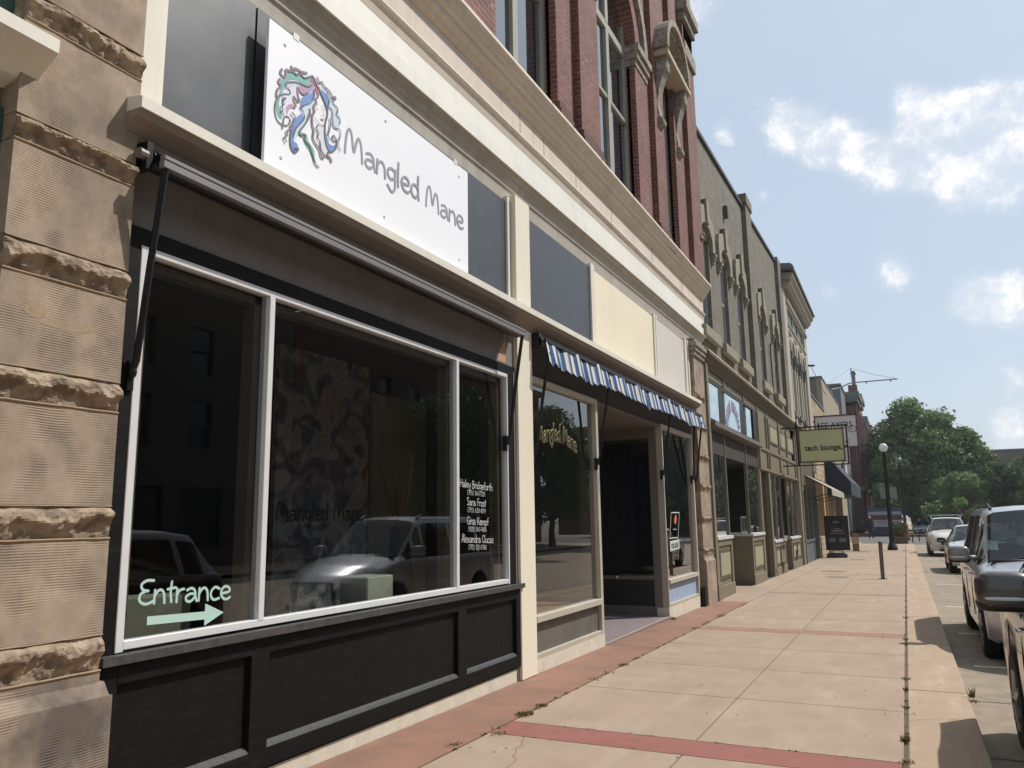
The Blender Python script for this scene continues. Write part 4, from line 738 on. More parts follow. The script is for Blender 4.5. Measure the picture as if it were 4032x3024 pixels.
# ------------------------------------------------------------------ things hung on / inside building A
sg = thing('shop_sign', 'large white shop sign with coloured hair logo and grey Mangled Mane lettering', 'sign', (.08, 5.14, 4.5))
MB().box(.055, .08, 3.74, 6.535, 3.975, 5.045).build('sign_panel', mat('white_sign_panel', (240, 241, 244), .4, .01), sg, bevel=.002)
LC = {'teal': (120, 172, 166), 'lav': (206, 202, 222), 'mauve': (176, 142, 176), 'blue': (104, 140, 200), 'ice': (196, 212, 222), 'pale': (216, 218, 226), 'rose': (166, 98, 118), 'd': (98, 100, 108), 'm': (128, 108, 120)}
lo = None
for i, (c, P) in enumerate(LOGO_F):
    b = MB(); Q = smooth_path(P + [P[0]], 3)[:-1]; b.poly([(.0815 + i*1.5e-4, y, z) for y, z in Q]); ob = b.build('logo_fill', mat('logo_' + c, LC[c], .5, .06, 6), sg)
LW = 1.9
for i, (c, w, P) in enumerate(LOGO_S):
    b = MB(); ribbon(b, smooth_path(P, 4), w * LW, YZ(.0845), i * 2e-4); b.build('logo_line', mat('logo_' + c, LC[c], .5, .06, 6), sg)
lg = mat('grey_lettering', (148, 150, 156), .5, .02)
b = MB(); write(b, 'Mangled', .024, 4.59, 4.42, .215, YZ(.0825), fit=1.08); write(b, 'Mane', .024, 5.76, 4.41, .205, YZ(.0825), fit=.70); b.build('sign_lettering', lg, sg)
for y in (3.90, 5.12, 6.36):
    for z in (4.08, 4.93): MB().lathe([(.014, 0), (.010, .005), (.003, .006)], (.08, y, z), 'x', 10).build('screw', mat('screw_grey', (186, 188, 192), .4), sg)
for y in (3.98, 6.26): MB().box(.05, .083, y, y+.06, 5.03, 5.08).build('clip', alu, sg)

def awning_arm(b, top, piv): b.tube([top, ((top[0]+piv[0])/2+.005, (top[1]+piv[1])/2, (top[2]+piv[2])/2), (piv[0]+.03, piv[1], piv[2]+.06), piv], .019, 8); b.blob(piv, (.03, .025, .04), 10, 6); b.box(-.01, .03, piv[1]-.02, piv[1]+.02, piv[2]-.10, piv[2]+.06)
aw = thing('retracted_awning', 'rolled up black awning with drop arms under the ledge of the wide shop window', 'awning', (.15, 5.2, 3.6))
b = MB(); b.box(.215, .255, 2.82, 7.47, 3.53, 3.575); b.box(.22, .26, 2.82, 7.47, 3.575, 3.60); b.build('front_bar', mat('grey_bar', (120, 118, 118), .5, .05, metal=.2), aw, bevel=.004)
b = MB(); b.tube([(.09, 2.85, 3.62), (.09, 7.6, 3.62)], .06, 14); b.build('roller', iron, aw, smooth=True)
MB().yprof([(.06, 3.685), (.10, 3.685), (.225, 3.605), (.225, 3.600), (.09, 3.66)], 2.86, 7.46).build('rolled_cloth', mat('black_canvas', (22, 22, 22), .9), aw)
b = MB(); b.box(.0, .14, 2.80, 2.84, 3.54, 3.70); b.build('end_bracket', iron, aw); MB().lathe([(.03, -.03), (.03, .02)], (.12, 2.79, 3.62), 'y', 10).build('end_gear', alud, aw)
for y, yp in ((2.88, 2.88), (7.46, 7.44)):
    b = MB(); awning_arm(b, (.235, y - .03, 3.54), (.035, yp, 2.42)); b.build('arm', iron, aw, smooth=True)
# striped awning valance
sa = thing('striped_awning', 'blue and white striped awning valance with black drop arms over the entrance', 'awning', (.2, 12.2, 3.5))
blue = mat('blue_canvas', (50, 96, 148), .85, .12, 5, tr=.3); white = mat('white_canvas', (232, 228, 218), .85, .06, 5, tr=.3); navyl = mat('navy_pinstripe', (60, 70, 110), .85)
NB = 42; y0, y1 = 8.16, 16.12; wd_ = (y1 - y0) / NB; random.seed(21)
import bisect
def valx(y): return .20 + .012*sin(y*7.1) + .01*sin(y*17.3)
cols = {'w': MB(), 'b': MB(), 'n': MB()}
def vstrip(k, a, c):
    B_ = cols[k]; m = 3
    for i in range(m):
        p, q = a + (c-a)*i/m, a + (c-a)*(i+1)/m
        def bot(y):
            u = ((y - y0) / .36) % 1; s_ = abs(2*u - 1); ph = ((y - y0) / 1.33) % 1
            return 3.385 - .04*(1 - abs(2*(((y-y0)/.19) % 1) - 1)) - .02*sin(y*2.2) - .02*(ph < .12)
        rows = [0, .33, .66, 1]
        for r0, r1 in zip(rows, rows[1:]):
            z = lambda y, r: 3.655*(1-r) + bot(y)*r
            X = lambda y, r: valx(y) - .03 + .055*r + .006*sin(y*40)*r
            B_.poly([(X(p, r0), p, z(p, r0)), (X(q, r0), q, z(q, r0)), (X(q, r1), q, z(q, r1)), (X(p, r1), p, z(p, r1))])
for i in range(NB):
    a = y0 + i*wd_; w_ = wd_*.50
    vstrip('w', a, a + w_*.82); vstrip('n', a + w_*.82, a + w_*.92); vstrip('w', a + w_*.92, a + w_); vstrip('b', a + w_, a + wd_ - .012); vstrip('n', a + wd_ - .012, a + wd_)
va = MB(); mi = []
for k_, i_ in (('w', 0), ('b', 1), ('n', 2)):
    off = len(va.v); va.v += cols[k_].v; va.f += [tuple(j + off for j in f) for f in cols[k_].f]; mi += [i_] * len(cols[k_].f)
vo = va.build('valance', white, sa, kind='leaf'); vo.data.materials.append(blue); vo.data.materials.append(navyl); vo.data.polygons.foreach_set('material_index', mi)
import bmesh
bm_ = bmesh.new(); bm_.from_mesh(vo.data); bmesh.ops.remove_doubles(bm_, verts=bm_.verts, dist=.0006); bm_.to_mesh(vo.data); bm_.free()
b = MB(); b.tube([(.11, 8.1, 3.63), (.11, 16.1, 3.63)], .055, 14); b.box(.17, .19, 8.16, 16.1, 3.62, 3.66); b.build('roller', iron, sa)
b = MB(); b.box(.0, .14, 8.08, 8.16, 3.55, 3.72); b.lathe([(.05, -.04), (.05, .04)], (.12, 8.14, 3.6), 'y', 12); b.build('end_bracket', iron, sa)
for y, yp in ((8.22, 8.13), (10.34, 10.20), (13.58, 13.46), (15.30, 15.62), (15.95, 15.9)):
    b = MB(); awning_arm(b, (.2, y, 3.5), (.035, yp, 2.36)); b.build('arm', iron, sa, smooth=True)

# display furniture
wh = mat('off_white_block', (186, 190, 172), .7, .06, 5)
t = thing('display_block', 'white cubic display block standing inside the middle shop window pane', 'display block', (-.4, 5.4, 0))
MB().box(-.44, -.16, 5.30, 5.66, .02, 1.17).build('block', wh, t, bevel=.01)
t = thing('upholstered_chair', 'pale upholstered chair back inside the left window pane behind the Entrance lettering', 'chair', (-.5, 3.3, 0))
MB().xout([(3.02, .5), (3.66, .5), (3.70, .95), (3.71, 1.16), (3.66, 1.19), (3.05, 1.21), (3.0, 1.15)], -.42, -.32).build('backrest', mat('beige_cloth', (138, 138, 122), .95, .1, 9), t, bevel=.02)
MB().box(-.95, -.42, 3.02, 3.66, .4, .55).build('seat', mat('beige_cloth', (138, 138, 122), .95), t, bevel=.02)
for yy in (3.06, 3.62):
    for xx in (-.4, -.9): MB().tube([(xx, yy, .4), (xx, yy, .02)], .018, 6).build('leg', iron, t)
t = thing('vase_of_pampas', 'dark vase with dry pampas grass behind the middle shop window pane', 'vase', (-.9, 6.2, 0))
MB().lathe([(.10, .02), (.14, .2), (.15, .8), (.12, 1.25), (.10, 1.5), (.11, 1.55)], (-.9, 6.85, 0), seg=18).build('vase', mat('dark_vase', (36, 34, 32), .5), t, smooth=True)
b = MB(); random.seed(4)
for i in range(16):
    a = random.uniform(0, 6.28); l = random.uniform(.1, .3); z1 = random.uniform(2.0, 2.35); px, py = -.9 + cos(a)*l, 6.85 + sin(a)*l
    b.tube([(-.9, 6.85, 1.4), (-.9+cos(a)*l*.4, 6.85+sin(a)*l*.4, 1.75), (px, py, z1)], [.004, .02, .004], 5)
b.build('pampas_grass', mat('dry_grass', (140, 112, 80), .9), t)
# ------------------------------------------------------------------ GREEN BUILDING (painted brick)
olive = mat('olive_trim', (120, 111, 90), .6, .07, 4, .08, 40); olived = mat('dark_olive_trim', (84, 76, 58), .65, .1, 4); olivel = mat('light_olive_panel', (152, 148, 122), .6, .05, 3); doorg = mat('dark_green_door', (60, 62, 52), .5, .12, 4)
gbrick = brick('olive_painted_brick', (126, 120, 106), (112, 107, 94), (82, 78, 69), bw=.22, bh=.075, msize=.008, patch=(142, 137, 122), pamt=.5)
hoodm = mat('hood_stone', (138, 134, 116), .85, .12, 6, .3, 60); frg = mat('grey_blue_frame', (150, 156, 158), .6, .06, 4)
GB = thing('olive_brick_building', 'olive painted brick building with five hooded upper windows beside the red brick one', 'building', (0, 25, 0))
top = lambda y: 10.72 + (y - 17.5) * .047
wins = [(17.70, 18.62), (19.95, 20.82), (22.22, 23.12), (26.0, 27.0), (29.1, 30.1)]
b = MB(); wall_cells(b, -.3, 0, 17.56, 32.1, 5.0, 9.0, [(a, c, 5.95, 8.25) for a, c in wins])
b.xout([(17.56, 9.0), (32.1, 9.0), (32.1, top(32.1)), (17.56, top(17.56))], -.3, 0)
b.build('brick_wall', gbrick, GB)
b = MB(); b.xout([(17.56, top(17.56)), (32.1, top(32.1)), (32.1, top(32.1)+.10), (17.56, top(17.56)+.10)], -.35, .06); b.build('roof_coping', mat('dark_coping', (62, 60, 58), .6, .1), GB)
b = MB(); b.box(-.2, .13, 23.98, 24.95, 5.25, 11.15); b.box(-.2, .17, 23.94, 25.0, 11.15, 11.45); b.box(-.2, .13, 31.05, 32.05, 5.25, 11.55); split_loose(b.build('brick_pilaster', gbrick, GB))
for i, (a, c) in enumerate(wins):
    w_ = sash(a, c, 5.95, 8.25, -.12, None, [7.1], fr=frg, par=GB, w=.07)
    sl = MB().box(-.1, .13, a - .42, c + .38, 5.62, 5.86); sl.build('window_sill', hoodm, GB, bevel=.006)
    ym = (a + c) / 2; hw = (c - a)/2 + .42; h = MB()
    o_ = [(ym-hw, 7.95), (ym-hw, 8.50), (ym-hw+.10, 8.72), (ym-.35, 8.86), (ym-.12, 8.90), (ym-.14, 9.06), (ym+.14, 9.06), (ym+.12, 8.90), (ym+.35, 8.86), (ym+hw-.10, 8.72), (ym+hw, 8.50), (ym+hw, 7.95)]
    i_ = [(ym-hw+.30, 7.95), (ym-hw+.30, 8.24), (ym-.38, 8.40), (ym-.3, 8.44), (ym-.12, 8.47), (ym-.1, 8.48), (ym+.1, 8.48), (ym+.12, 8.47), (ym+.3, 8.44), (ym+.38, 8.40), (ym+hw-.30, 8.24), (ym+hw-.30, 7.95)]
    for k in range(len(o_) - 1): h.xout([o_[k], o_[k+1], i_[k+1], i_[k]], -.02, .09 if k not in (5,) else .14)
    for s_ in (-1, 1):
        y_ = ym + s_*(hw - .12)
        for k in range(3): h.box(-.01, .13 - k*.03, y_-.09, y_+.09, 7.95 - (k+1)*.08, 7.95 - k*.08)
    h.box(-.25, -.02, a, c, 8.20, 8.5)
    h.build('window_hood', hoodm, GB)
MB().box(0, .12, 20.9, 21.05, 9.62, 9.95).build('wall_vent', olived, GB)
b = MB(); b.tube([(.05, 28.0, 7.5), (.04, 28.0, 7.2), (.04, 28.1, 5.6), (.05, 28.5, 5.4), (.06, 29.2, 5.25)], .022, 6); b.tube([(.1, 27.9, 7.45), (.22, 28.0, 7.55), (.2, 28.1, 7.35)], .015, 6); b.build('wall_cable', iron, GB)
# cornice with pale flashing, frieze
MB().yprof([(-.1, 5.42), (.20, 5.22), (.205, 5.19), (-.1, 5.25)], 17.05, 34.3, 0).build('cornice_flashing', mat('tan_flashing', (196, 180, 146), .6, .08), GB)
MB().yprof([(-.1, 5.24), (.20, 5.185), (.20, 5.13), (.15, 5.09), (.12, 5.03), (.06, 4.98), (.04, 4.90), (-.1, 4.90)], 17.08, 34.28, 0).build('cornice', olived, GB)
b = MB(); b.box(-.3, .0, 17.0, 34.3, 4.72, 4.92)
for y in (17.5, 19.35, 22.0, 24.2, 25.9, 28.6, 30.8, 33.0): b.box(0, .03, y, y + .12, 4.74, 4.92)
b.build('frieze_board', olive, GB)
# left post boards
b = MB(); b.box(-.3, .05, 16.99, 17.12, -.16, 4.95); b.box(-.3, .09, 17.16, 17.30, -.16, 4.95); b.box(-.3, .06, 17.34, 17.50, -.16, 4.95); b.box(-.3, .11, 17.12, 17.5, -.16, .22); b.build('pilaster_boards', olive, GB)
MB().box(-.3, .03, 16.985, 17.54, -.15, 4.94).build('pilaster_core', olived, GB)
# transom band with three bright panes
b = MB(); wall_cells(b, -.12, .0, 17.54, 24.1, 3.70, 4.73, [(17.72, 18.75, 3.76, 4.63), (19.28, 21.5, 3.76, 4.63), (22.1, 23.6, 3.76, 4.66)]); 
b.build('transom_frame', mat('very_dark_frame', (38, 36, 32), .5, .1), GB)
bluep = mat('pale_blue_sheet', (196, 214, 224), .4, .06, 1.6, rgb2=(168, 204, 220), spec=.3)
for y0, y1 in ((17.75, 18.70), (19.48, 21.44), (22.38, 23.15)):
    pn = MB().box(-.03, .006, y0, y1, 3.80, 4.60).build('transom_pane', bluep, GB, bevel=.002)
b = MB(); random.seed(12); cyy, czz = 20.42, 3.55
for k in range(15):
    t = radians(165 - k*9.5) if k < 7 else radians(158 - k*9.5); 
    for s_ in range(2):
        tt = t + s_*.05; r0, r1 = .70, .98 - .02*(k % 3)
        ribbon(b, [(cyy + r0*1.05*cos(tt), czz + r0*sin(tt)), (cyy + (r0+r1)/2*1.05*cos(tt+.02), czz + (r0+r1)/2*sin(tt+.02)), (cyy + r1*1.05*cos(tt), czz + r1*sin(tt))], .045, YZ(.0075), k*3e-4)
b.build('arched_purple_lettering', mat('purple_lettering', (110, 98, 128), .6), GB)
b = MB(); b.box(-.1, .16, 17.5, 24.15, 3.60, 3.70); b.build('transom_ledge', mat('grey_ledge', (104, 100, 92), .7, .2), GB)
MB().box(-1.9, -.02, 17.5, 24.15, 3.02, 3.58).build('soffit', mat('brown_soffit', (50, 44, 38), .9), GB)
# right hand panelled fascia
b = MB(); b.box(-.3, .0, 24.12, 33.2, 2.98, 4.72)
for (a, c, z0, z1) in [(24.2, 24.34, 3.02, 4.7), (25.75, 25.86, 3.02, 4.7), (26.2, 26.30, 3.02, 4.7), (28.55, 28.75, 3.02, 4.7), (30.5, 30.64, 3.02, 4.7), (32.8, 32.95, 3.02, 4.7)]: b.box(0, .045, a, c, z0, z1)
b.box(0, .04, 24.34, 32.8, 3.60, 3.70); b.box(0, .055, 24.1, 33.2, 2.98, 3.06)
b.build('panelled_fascia', olive, GB)
for (a, c) in [(26.6, 28.2), (29.0, 30.2), (30.95, 32.4)]:
    f = MB(); f.box(0, .028, a - .08, c + .08, 3.94, 4.56); fo = f.build('fascia_panel_frame', olived, GB); MB().box(0, .032, a, c, 4.01, 4.49).build('fascia_panel', olivel, fo)
# lower shopfront
def riser(y0, y1, z, depth, nm='stall_riser', side=True, pan=True):
    g0 = G(y1) - .03; b = MB(); b.box(-depth, 0, y0, y1, g0, z); b.box(0, .05, y0 - .02, y1 + .02, g0, g0 + .30)
    m_ = z - g0
    for (a, c) in [(y0, y0 + .16), (y1 - .16, y1)]: b.box(0, .035, a, c, g0 + .3, z)
    b.box(0, .034, y0 + .16, y1 - .16, z - .14, z)
    o = b.build(nm, olive, GB, bevel=.004)
    if pan:
        f = MB(); w_ = y1 - y0; f.box(0, .022, y0 + .26, y1 - .26, g0 + .42, z - .22); fo = f.build('riser_moulding', olived, o)
        MB().box(0, .030, y0 + .34, y1 - .34, g0 + .5, z - .30).build('riser_panel', olivel, o)
    MB().box(-depth, .07, y0 - .02, y1 + .03, z, z + .07).build('sill', whitef, o)
    return o
riser(17.54, 19.25, 1.12, .5); riser(22.0, 24.0, 1.10, 1.5)
dk = glassmat('shop_glass_dark', tint=(.55, .58, .57), ior=1.6, boost=1.5)
b = MB(); b.box(-.08, -.005, 17.54, 24.0, 3.54, 3.6); b.box(-.08, 0, 17.54, 17.60, 1.19, 3.6); b.box(-.08, 0, 19.18, 19.25, 1.19, 3.6); b.box(-.08, 0, 22.0, 22.06, 1.17, 3.6); b.box(-.08, 0, 23.93, 24.0, 1.17, 3.6)
o = b.build('shop_window', alud, GB)
for y0, y1 in ((17.6, 19.18), (22.06, 23.93)): MB().poly([(-.04, y0, 1.19), (-.04, y1, 1.19), (-.04, y1, 3.6), (-.04, y0, 3.6)]).build('pane', glass, o)
MB().poly([(-.06, 22.03, 1.17), (-1.5, 22.5, 1.17), (-1.5, 22.5, 3.1), (-.06, 22.03, 3.1)]).build('pane', glass, o)
MB().poly([(-.06, 19.22, 1.17), (-1.5, 18.8, 1.17), (-1.5, 18.8, 3.1), (-.06, 19.22, 3.1)]).build('pane', glass, o)
MB().box(-1.62, -1.55, 19.0, 22.4, -.2, 3.1).build('entrance_door', doorg, GB)
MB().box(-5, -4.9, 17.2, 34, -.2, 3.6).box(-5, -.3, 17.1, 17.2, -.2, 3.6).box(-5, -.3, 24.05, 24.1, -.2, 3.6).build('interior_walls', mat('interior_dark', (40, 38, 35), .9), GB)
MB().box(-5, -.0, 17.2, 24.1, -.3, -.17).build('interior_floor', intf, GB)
t = thing('window_display_stand', 'small framed pictures standing in the olive shop window', 'picture display', (-.4, 22.6, 1.17))
MB().box(-.3, -.27, 22.25, 22.65, 1.18, 1.62).box(-.32, -.29, 22.75, 23.15, 1.18, 1.62).build('frame', mat('display_white', (170, 170, 168), .6), t)
MB().box(-.27, -.265, 22.30, 22.60, 1.23, 1.57).box(-.29, -.285, 22.8, 23.1, 1.23, 1.57).build('picture', mat('display_dark', (40, 42, 44), .5, .5, 20), t)
# stair door bay + second shopfront
b = MB(); b.box(-.75, -.10, 25.72, 25.80, G(26)-.05, 3.0); b.box(-.12, .03, 25.68, 25.98, G(26)-.05, 3.0); b.box(-.2, .02, 24.0, 24.22, G(24)-.05, 3.0); b.box(-1.0, -.9, 24.1, 25.8, -.3, 3.0); b.build('stair_door_bay', olive, GB)
MB().box(-.92, -.86, 24.3, 25.6, -.25, 2.4).build('stair_door', doorg, GB)
riser(25.98, 28.45, .80, .5, pan=False); riser(30.0, 32.7, .80, 1.0, pan=False)
for (a, c) in [(26.2, 27.0), (27.3, 28.2), (30.4, 31.4), (31.7, 32.5)]:
    f = MB().box(0, .028, a, c, .08, .62); fo = f.build('riser_panel_frame', olived, GB); MB().box(0, .033, a + .1, c - .1, .16, .54).build('riser_panel', olivel, fo)
b = MB()
b.box(-.07, -.005, 25.98, 32.7, 2.93, 2.99)
for y in (25.98, 27.1, 28.39, 30.0, 31.3, 32.64): b.box(-.07, 0, y, y + .06, .87, 2.985)
o = b.build('shop_window', alud, GB)
for y0, y1 in ((26.04, 28.39), (30.06, 32.64)): MB().poly([(-.04, y0, .87), (-.04, y1, .87), (-.04, y1, 3.0), (-.04, y0, 3.0)]).build('pane', glass, o)
MB().poly([(-.06, 30.03, .87), (-1.0, 30.3, .87), (-1.0, 30.3, 3.0), (-.06, 30.03, 3.0)]).build('pane', glass, o)
MB().box(-1.2, -1.1, 28.4, 30.3, -.3, 3.0).build('entrance_door', doorg, GB)
b = MB(); b.box(-.3, .05, 33.0, 34.35, -.36, 5.0); b.box(-.3, .09, 33.1, 33.25, -.36, 5.0); b.box(-.3, .09, 34.1, 34.3, -.36, 5.0); b.build('end_pilaster', olive, GB)
b = MB()
for y, z in ((27.1, .12), (31.0, .35)): b.box(0, .14, y, y + .22, z, z + .05); b.box(0, .10, y + .04, y + .18, z - .3, z)
b.build('mail_ledge', olive, GB)

# ------------------------------------------------------------------ ORNATE CREAM BUILDING
OC = thing('ornate_cream_building', 'cream building with bracketed dark cornice and three arched upper windows', 'building', (0, 36.5, 0))
grst = mat('grey_cream_stucco', (168, 162, 147), .8, .08, 3); grw = mat('weathered_green_metal', (100, 104, 98), .6, .12, 3); grd = mat('dark_cornice_metal', (96, 98, 99), .55, .1)
aw_ = [(33.75, 34.55), (35.6, 36.4), (37.45, 38.3)]
b = MB(); wall_cells(b, -.3, 0, 32.1, 40.4, 3.6, 9.4, [(a, c, 5.9, 8.35) for a, c in aw_]); b.box(-.3, -.02, 32.1, 40.4, 9.4, 11.3); b.build('stucco_wall', grst, OC)
b = MB(); b.box(-.1, .12, 32.08, 33.1, 5.3, 10.6); b.box(-.1, .12, 39.4, 40.4, 3.6, 10.4); b.build('corner_pilasters', grst, OC)
for a, c in aw_:
    sash(a, c, 5.9, 8.35, -.14, None, [7.2], fr=grst, par=OC, w=.06)
    yc = (a+c)/2; s2 = MB(); n = 10
    for i in range(n):
        t0, t1 = pi*i/n, pi*(i+1)/n; p = (yc + .4*cos(t0), 8.35 - .0 + .4*sin(t0)); q = (yc + .4*cos(t1), 8.35 + .4*sin(t1))
    arch(0, 0, 8.25, .72, 0, .0, .16, 'arch_hood', grst, yc=yc, par=OC, rin=.50); arch(0, 0, 8.25, .50, 0, -.1, .03, 'arch_head', grst, yc=yc, par=OC, rin=.40)
    s2.box(0, .18, a-.35, a-.12, 7.95, 8.25); s2.box(0, .13, a-.32, a-.15, 7.7, 7.95); s2.box(0, .18, c+.12, c+.35, 7.95, 8.25); s2.box(0, .13, c+.15, c+.32, 7.7, 7.95); s2.build('hood_corbels', grw, OC)
    MB().box(-.1, .14, a-.25, c+.25, 5.62, 5.8).build('window_sill', grw, OC)
    MB().box(-.1, .10, a-.28, a-.06, 5.8, 7.7).box(-.1, .10, c+.06, c+.28, 5.8, 7.7).build('window_pilasters', grst, OC)
b = MB(); b.yprof([(-.1, 9.35), (.18, 9.33), (.18, 9.27), (.12, 9.2), (.12, 9.1), (.06, 9.03), (-.1, 9.03)], 33.1, 39.4, -.1); b.build('string_course', grst, OC)
b = MB()
for y in (33.4, 35.2, 37.0, 38.8): b.box(-.05, .07, y, y+.22, 9.4, 10.1)
for y in (33.75, 35.55, 37.35): b.box(-.04, .03, y, y+1.3, 9.5, 10.0)
b.build('attic_panels', grw, OC)
b = MB(); b.yprof([(-.1, 10.32), (.2, 10.3), (.2, 10.22), (.12, 10.15), (.12, 10.08), (-.1, 10.08)], 32.9, 40.2, -.05); b.yprof([(-.1, 11.0), (.40, 10.98), (.40, 10.88), (.3, 10.82), (.28, 10.74), (-.1, 10.7)], 32.5, 40.3, -.1); b.yprof([(-.1, 11.28), (.52, 11.22), (.52, 11.12), (.44, 11.06), (.42, 11.0), (-.1, 11.0)], 32.3, 40.35, -.1)
b.build('cornice_mouldings', grst, OC)
b = MB(); n = 26
for i in range(n): y = 33.0 + i*.275; b.box(-.05, .16, y, y+.15, 10.34, 10.66)
b.build('dentils', grw, OC)
MB().yprof([(-.3, 11.62), (.50, 11.52), (.60, 11.40), (.60, 11.30), (-.3, 11.30)], 32.0, 40.4, -.12).build('roof_edge', grd, OC)
b = MB(); b.box(-.3, .02, 34.4, 40.4, 2.9, 5.2); b.box(-.3, .22, 34.35, 40.4, 5.05, 5.22); b.box(-.3, .05, 34.4, 40.4, 2.9, 3.0); b.build('shop_fascia', olived, OC)
b = MB(); b.box(-.5, 0, 34.8, 38.0, -.38, .55); b.box(-.5, .06, 34.75, 38.0, .55, .62); b.build('stall_riser', mat('slate_blue_riser', (82, 92, 100), .6, .1), OC)
b = MB(); b.box(-.1, .015, 34.8, 40.3, 2.88, 2.955); b.box(-.1, .02, 34.8, 34.9, .6, 2.95); b.box(-.1, .03, 37.9, 38.1, -.38, 2.95); b.box(-.1, .02, 36.4, 36.5, .6, 2.95); b.box(-.3, .06, 39.9, 40.3, -.38, 3.0); o = b.build('shop_window', grw, OC)
MB().poly([(-.04, 34.9, .62), (-.04, 37.9, .62), (-.04, 37.9, 2.95), (-.04, 34.9, 2.95)]).build('pane', dk, o)
MB().box(-.9, -.8, 34.4, 40.4, -.38, 3).build('dark_interior', mat('interior_dark', (40, 38, 35), .9), OC)
b = MB(); b.tube([(0.0, 40.3, 8.82), (.42, 40.3, 8.78)], .05, 4); b.tube([(.25, 40.3, 8.75), (.5, 44.5, 7.9)], .012, 5); b.build('sign_arm', iron, OC)

# stone-faced shop
SB = thing('stone_faced_shop', 'low building faced in rough buff stone between the cream and tan buildings', 'building', (0, 45, 0))
fs = brick('buff_fieldstone', (178, 158, 130), (150, 132, 108), (120, 104, 86), bw=.62, bh=.26, msize=.02, rough=.95)
b = MB(); b.box(-6, .0, 40.45, 49.0, 3.4, 7.55); b.box(-.5, .02, 40.45, 41.1, -.38, 3.4); b.build('stone_wall', fs, SB)
b = MB(); b.box(-.4, .05, 40.5, 44.0, -.38, .6); b.build('stone_base', fs, SB)
b = MB(); b.box(-6, .05, 40.45, 49.02, 7.55, 7.65); b.build('coping', grd, SB)
b = MB(); b.box(-1.5, -1.4, 40.5, 49, -.38, 3.4); b.build('dark_shopfront', mat('interior_dark', (40, 38, 35), .9), SB)
b = MB(); 
for y in (44.0, 46.2, 47.8): b.box(-.3, .04, y, y + .45, -.38, 3.4)
b.build('buff_posts', mat('buff_post', (190, 164, 124), .8, .08), SB)
ca = thing('canopy_awning', 'sloping worn grey awning over the shop door behind the lime green sign', 'awning', (.3, 40, 3))
b = MB()
b.poly([(0, 36.0, 3.35), (0, 43.5, 3.35), (1.05, 43.5, 2.72), (1.05, 36.0, 2.72)]); b.poly([(1.05, 36.0, 2.72), (1.05, 43.5, 2.72), (1.06, 43.5, 2.45), (1.06, 36.0, 2.45)])
b.build('canvas', mat('pale_worn_canvas', (176, 172, 156), .9, .15, 3, tr=.2), ca, kind='leaf')
b = MB()
for y in (36.1, 39.8, 43.4): b.tube([(0, y, 2.3), (1.0, y, 2.55)], .02, 6); b.tube([(0, y, 3.3), (1.02, y, 2.7)], .02, 6)
b.build('frame', iron, ca)
# tan block
TB = thing('tan_stucco_building', 'plain tan stucco building taller than the stone shop', 'building', (0, 57, 0))
tan = mat('tan_stucco', (150, 138, 118), .9, .06, 2); tans = mat('grey_side_wall', (120, 112, 100), .9, .08, 2)
MB().box(-14, -.3, 49.1, 63.0, 3, 9.6).build('side_wall', tans, TB); MB().box(-.3, .0, 49.05, 63.0, 3.2, 9.6).build('front_wall', tan, TB)
MB().box(-14, .04, 49.02, 63.02, 9.6, 9.7).build('parapet_cap', grd, TB)
b = MB(); b.box(-.4, .02, 49.1, 51.4, -.4, 3.6); b.box(-.4, .02, 51.4, 58, 3.0, 3.6); b.box(-.4, .02, 58, 63, -.4, 3.6); b.build('ground_floor', tan, TB)
MB().box(-1.5, -1.4, 51.4, 58, -.4, 3.2).build('dark_doorway', mat('interior_dark', (40, 38, 35), .9), TB)
nv = thing('navy_awning', 'dark navy box awning on the tan stucco building', 'awning', (.5, 53, 3.4)); MB().yprof([(0, 4.9), (.1, 4.9), (1.25, 3.4), (1.25, 2.7), (0, 2.7)], 46.5, 57).build('canvas', mat('navy_canvas', (30, 40, 56), .8, .1), nv)
bn = thing('hanging_grey_sign', 'pale grey projecting sign hanging past the navy awning', 'sign', (1.5, 60, 4)); MB().box(.1, .25, 60, 62.6, 3.5, 5.4).build('board', mat('pale_grey_sign', (150, 148, 150), .7), bn); MB().box(.25, .256, 60.8, 61.4, 3.8, 5.1).build('white_strip', mat('white_sign_panel', (240, 241, 244), .4), bn)

# beyond the cross street: brick blocks
rb2 = brick('far_red_brick', (112, 66, 58), (98, 58, 52), (120, 96, 88)); 
GB2 = thing('grey_block_building', 'grey blank walled building beyond the cross street', 'building', (-1, 92, 0)); MB().box(-16, -1.2, 88.2, 96, 0, 15.0).build('wall', mat('grey_block', (106, 106, 106), .9, .05), GB2); MB().box(-16, -1.1, 88.1, 96.1, 15.0, 15.2).build('coping', grd, GB2)
RB = thing('red_brick_row', 'dark red brick row with grey cornices and a chimney beyond the cross street', 'building', (-1, 115, 0))
b = MB(); b.box(-16, -.5, 96.2, 165, 0, 14.2); b.build('brick_wall', rb2, RB)
b = MB(); c_ = MB(); w_ = MB(); random.seed(31)
for i in range(18):
    y = 97 + i*3.5; b.box(-.5, -.15, y, y + .8, 0, 14.0); w_.box(-.5, -.44, y + 1.3, y + 2.9, 9.2, 12.2); w_.box(-.5, -.44, y + 1.3, y + 2.9, 5.2, 8.0); w_.box(-.5, -.44, y + 1.0, y + 3.2, 0, 3.6)
    c_.box(-.5, -.2, y + 1.2, y + 3.0, 8.9, 9.2); c_.box(-.5, -.2, y+1.2, y+3.0, 4.9, 5.2)
b.build('brick_pilasters', rb2, RB); w_.build('windows', mat('far_window_dark', (40, 44, 50), .2), RB)
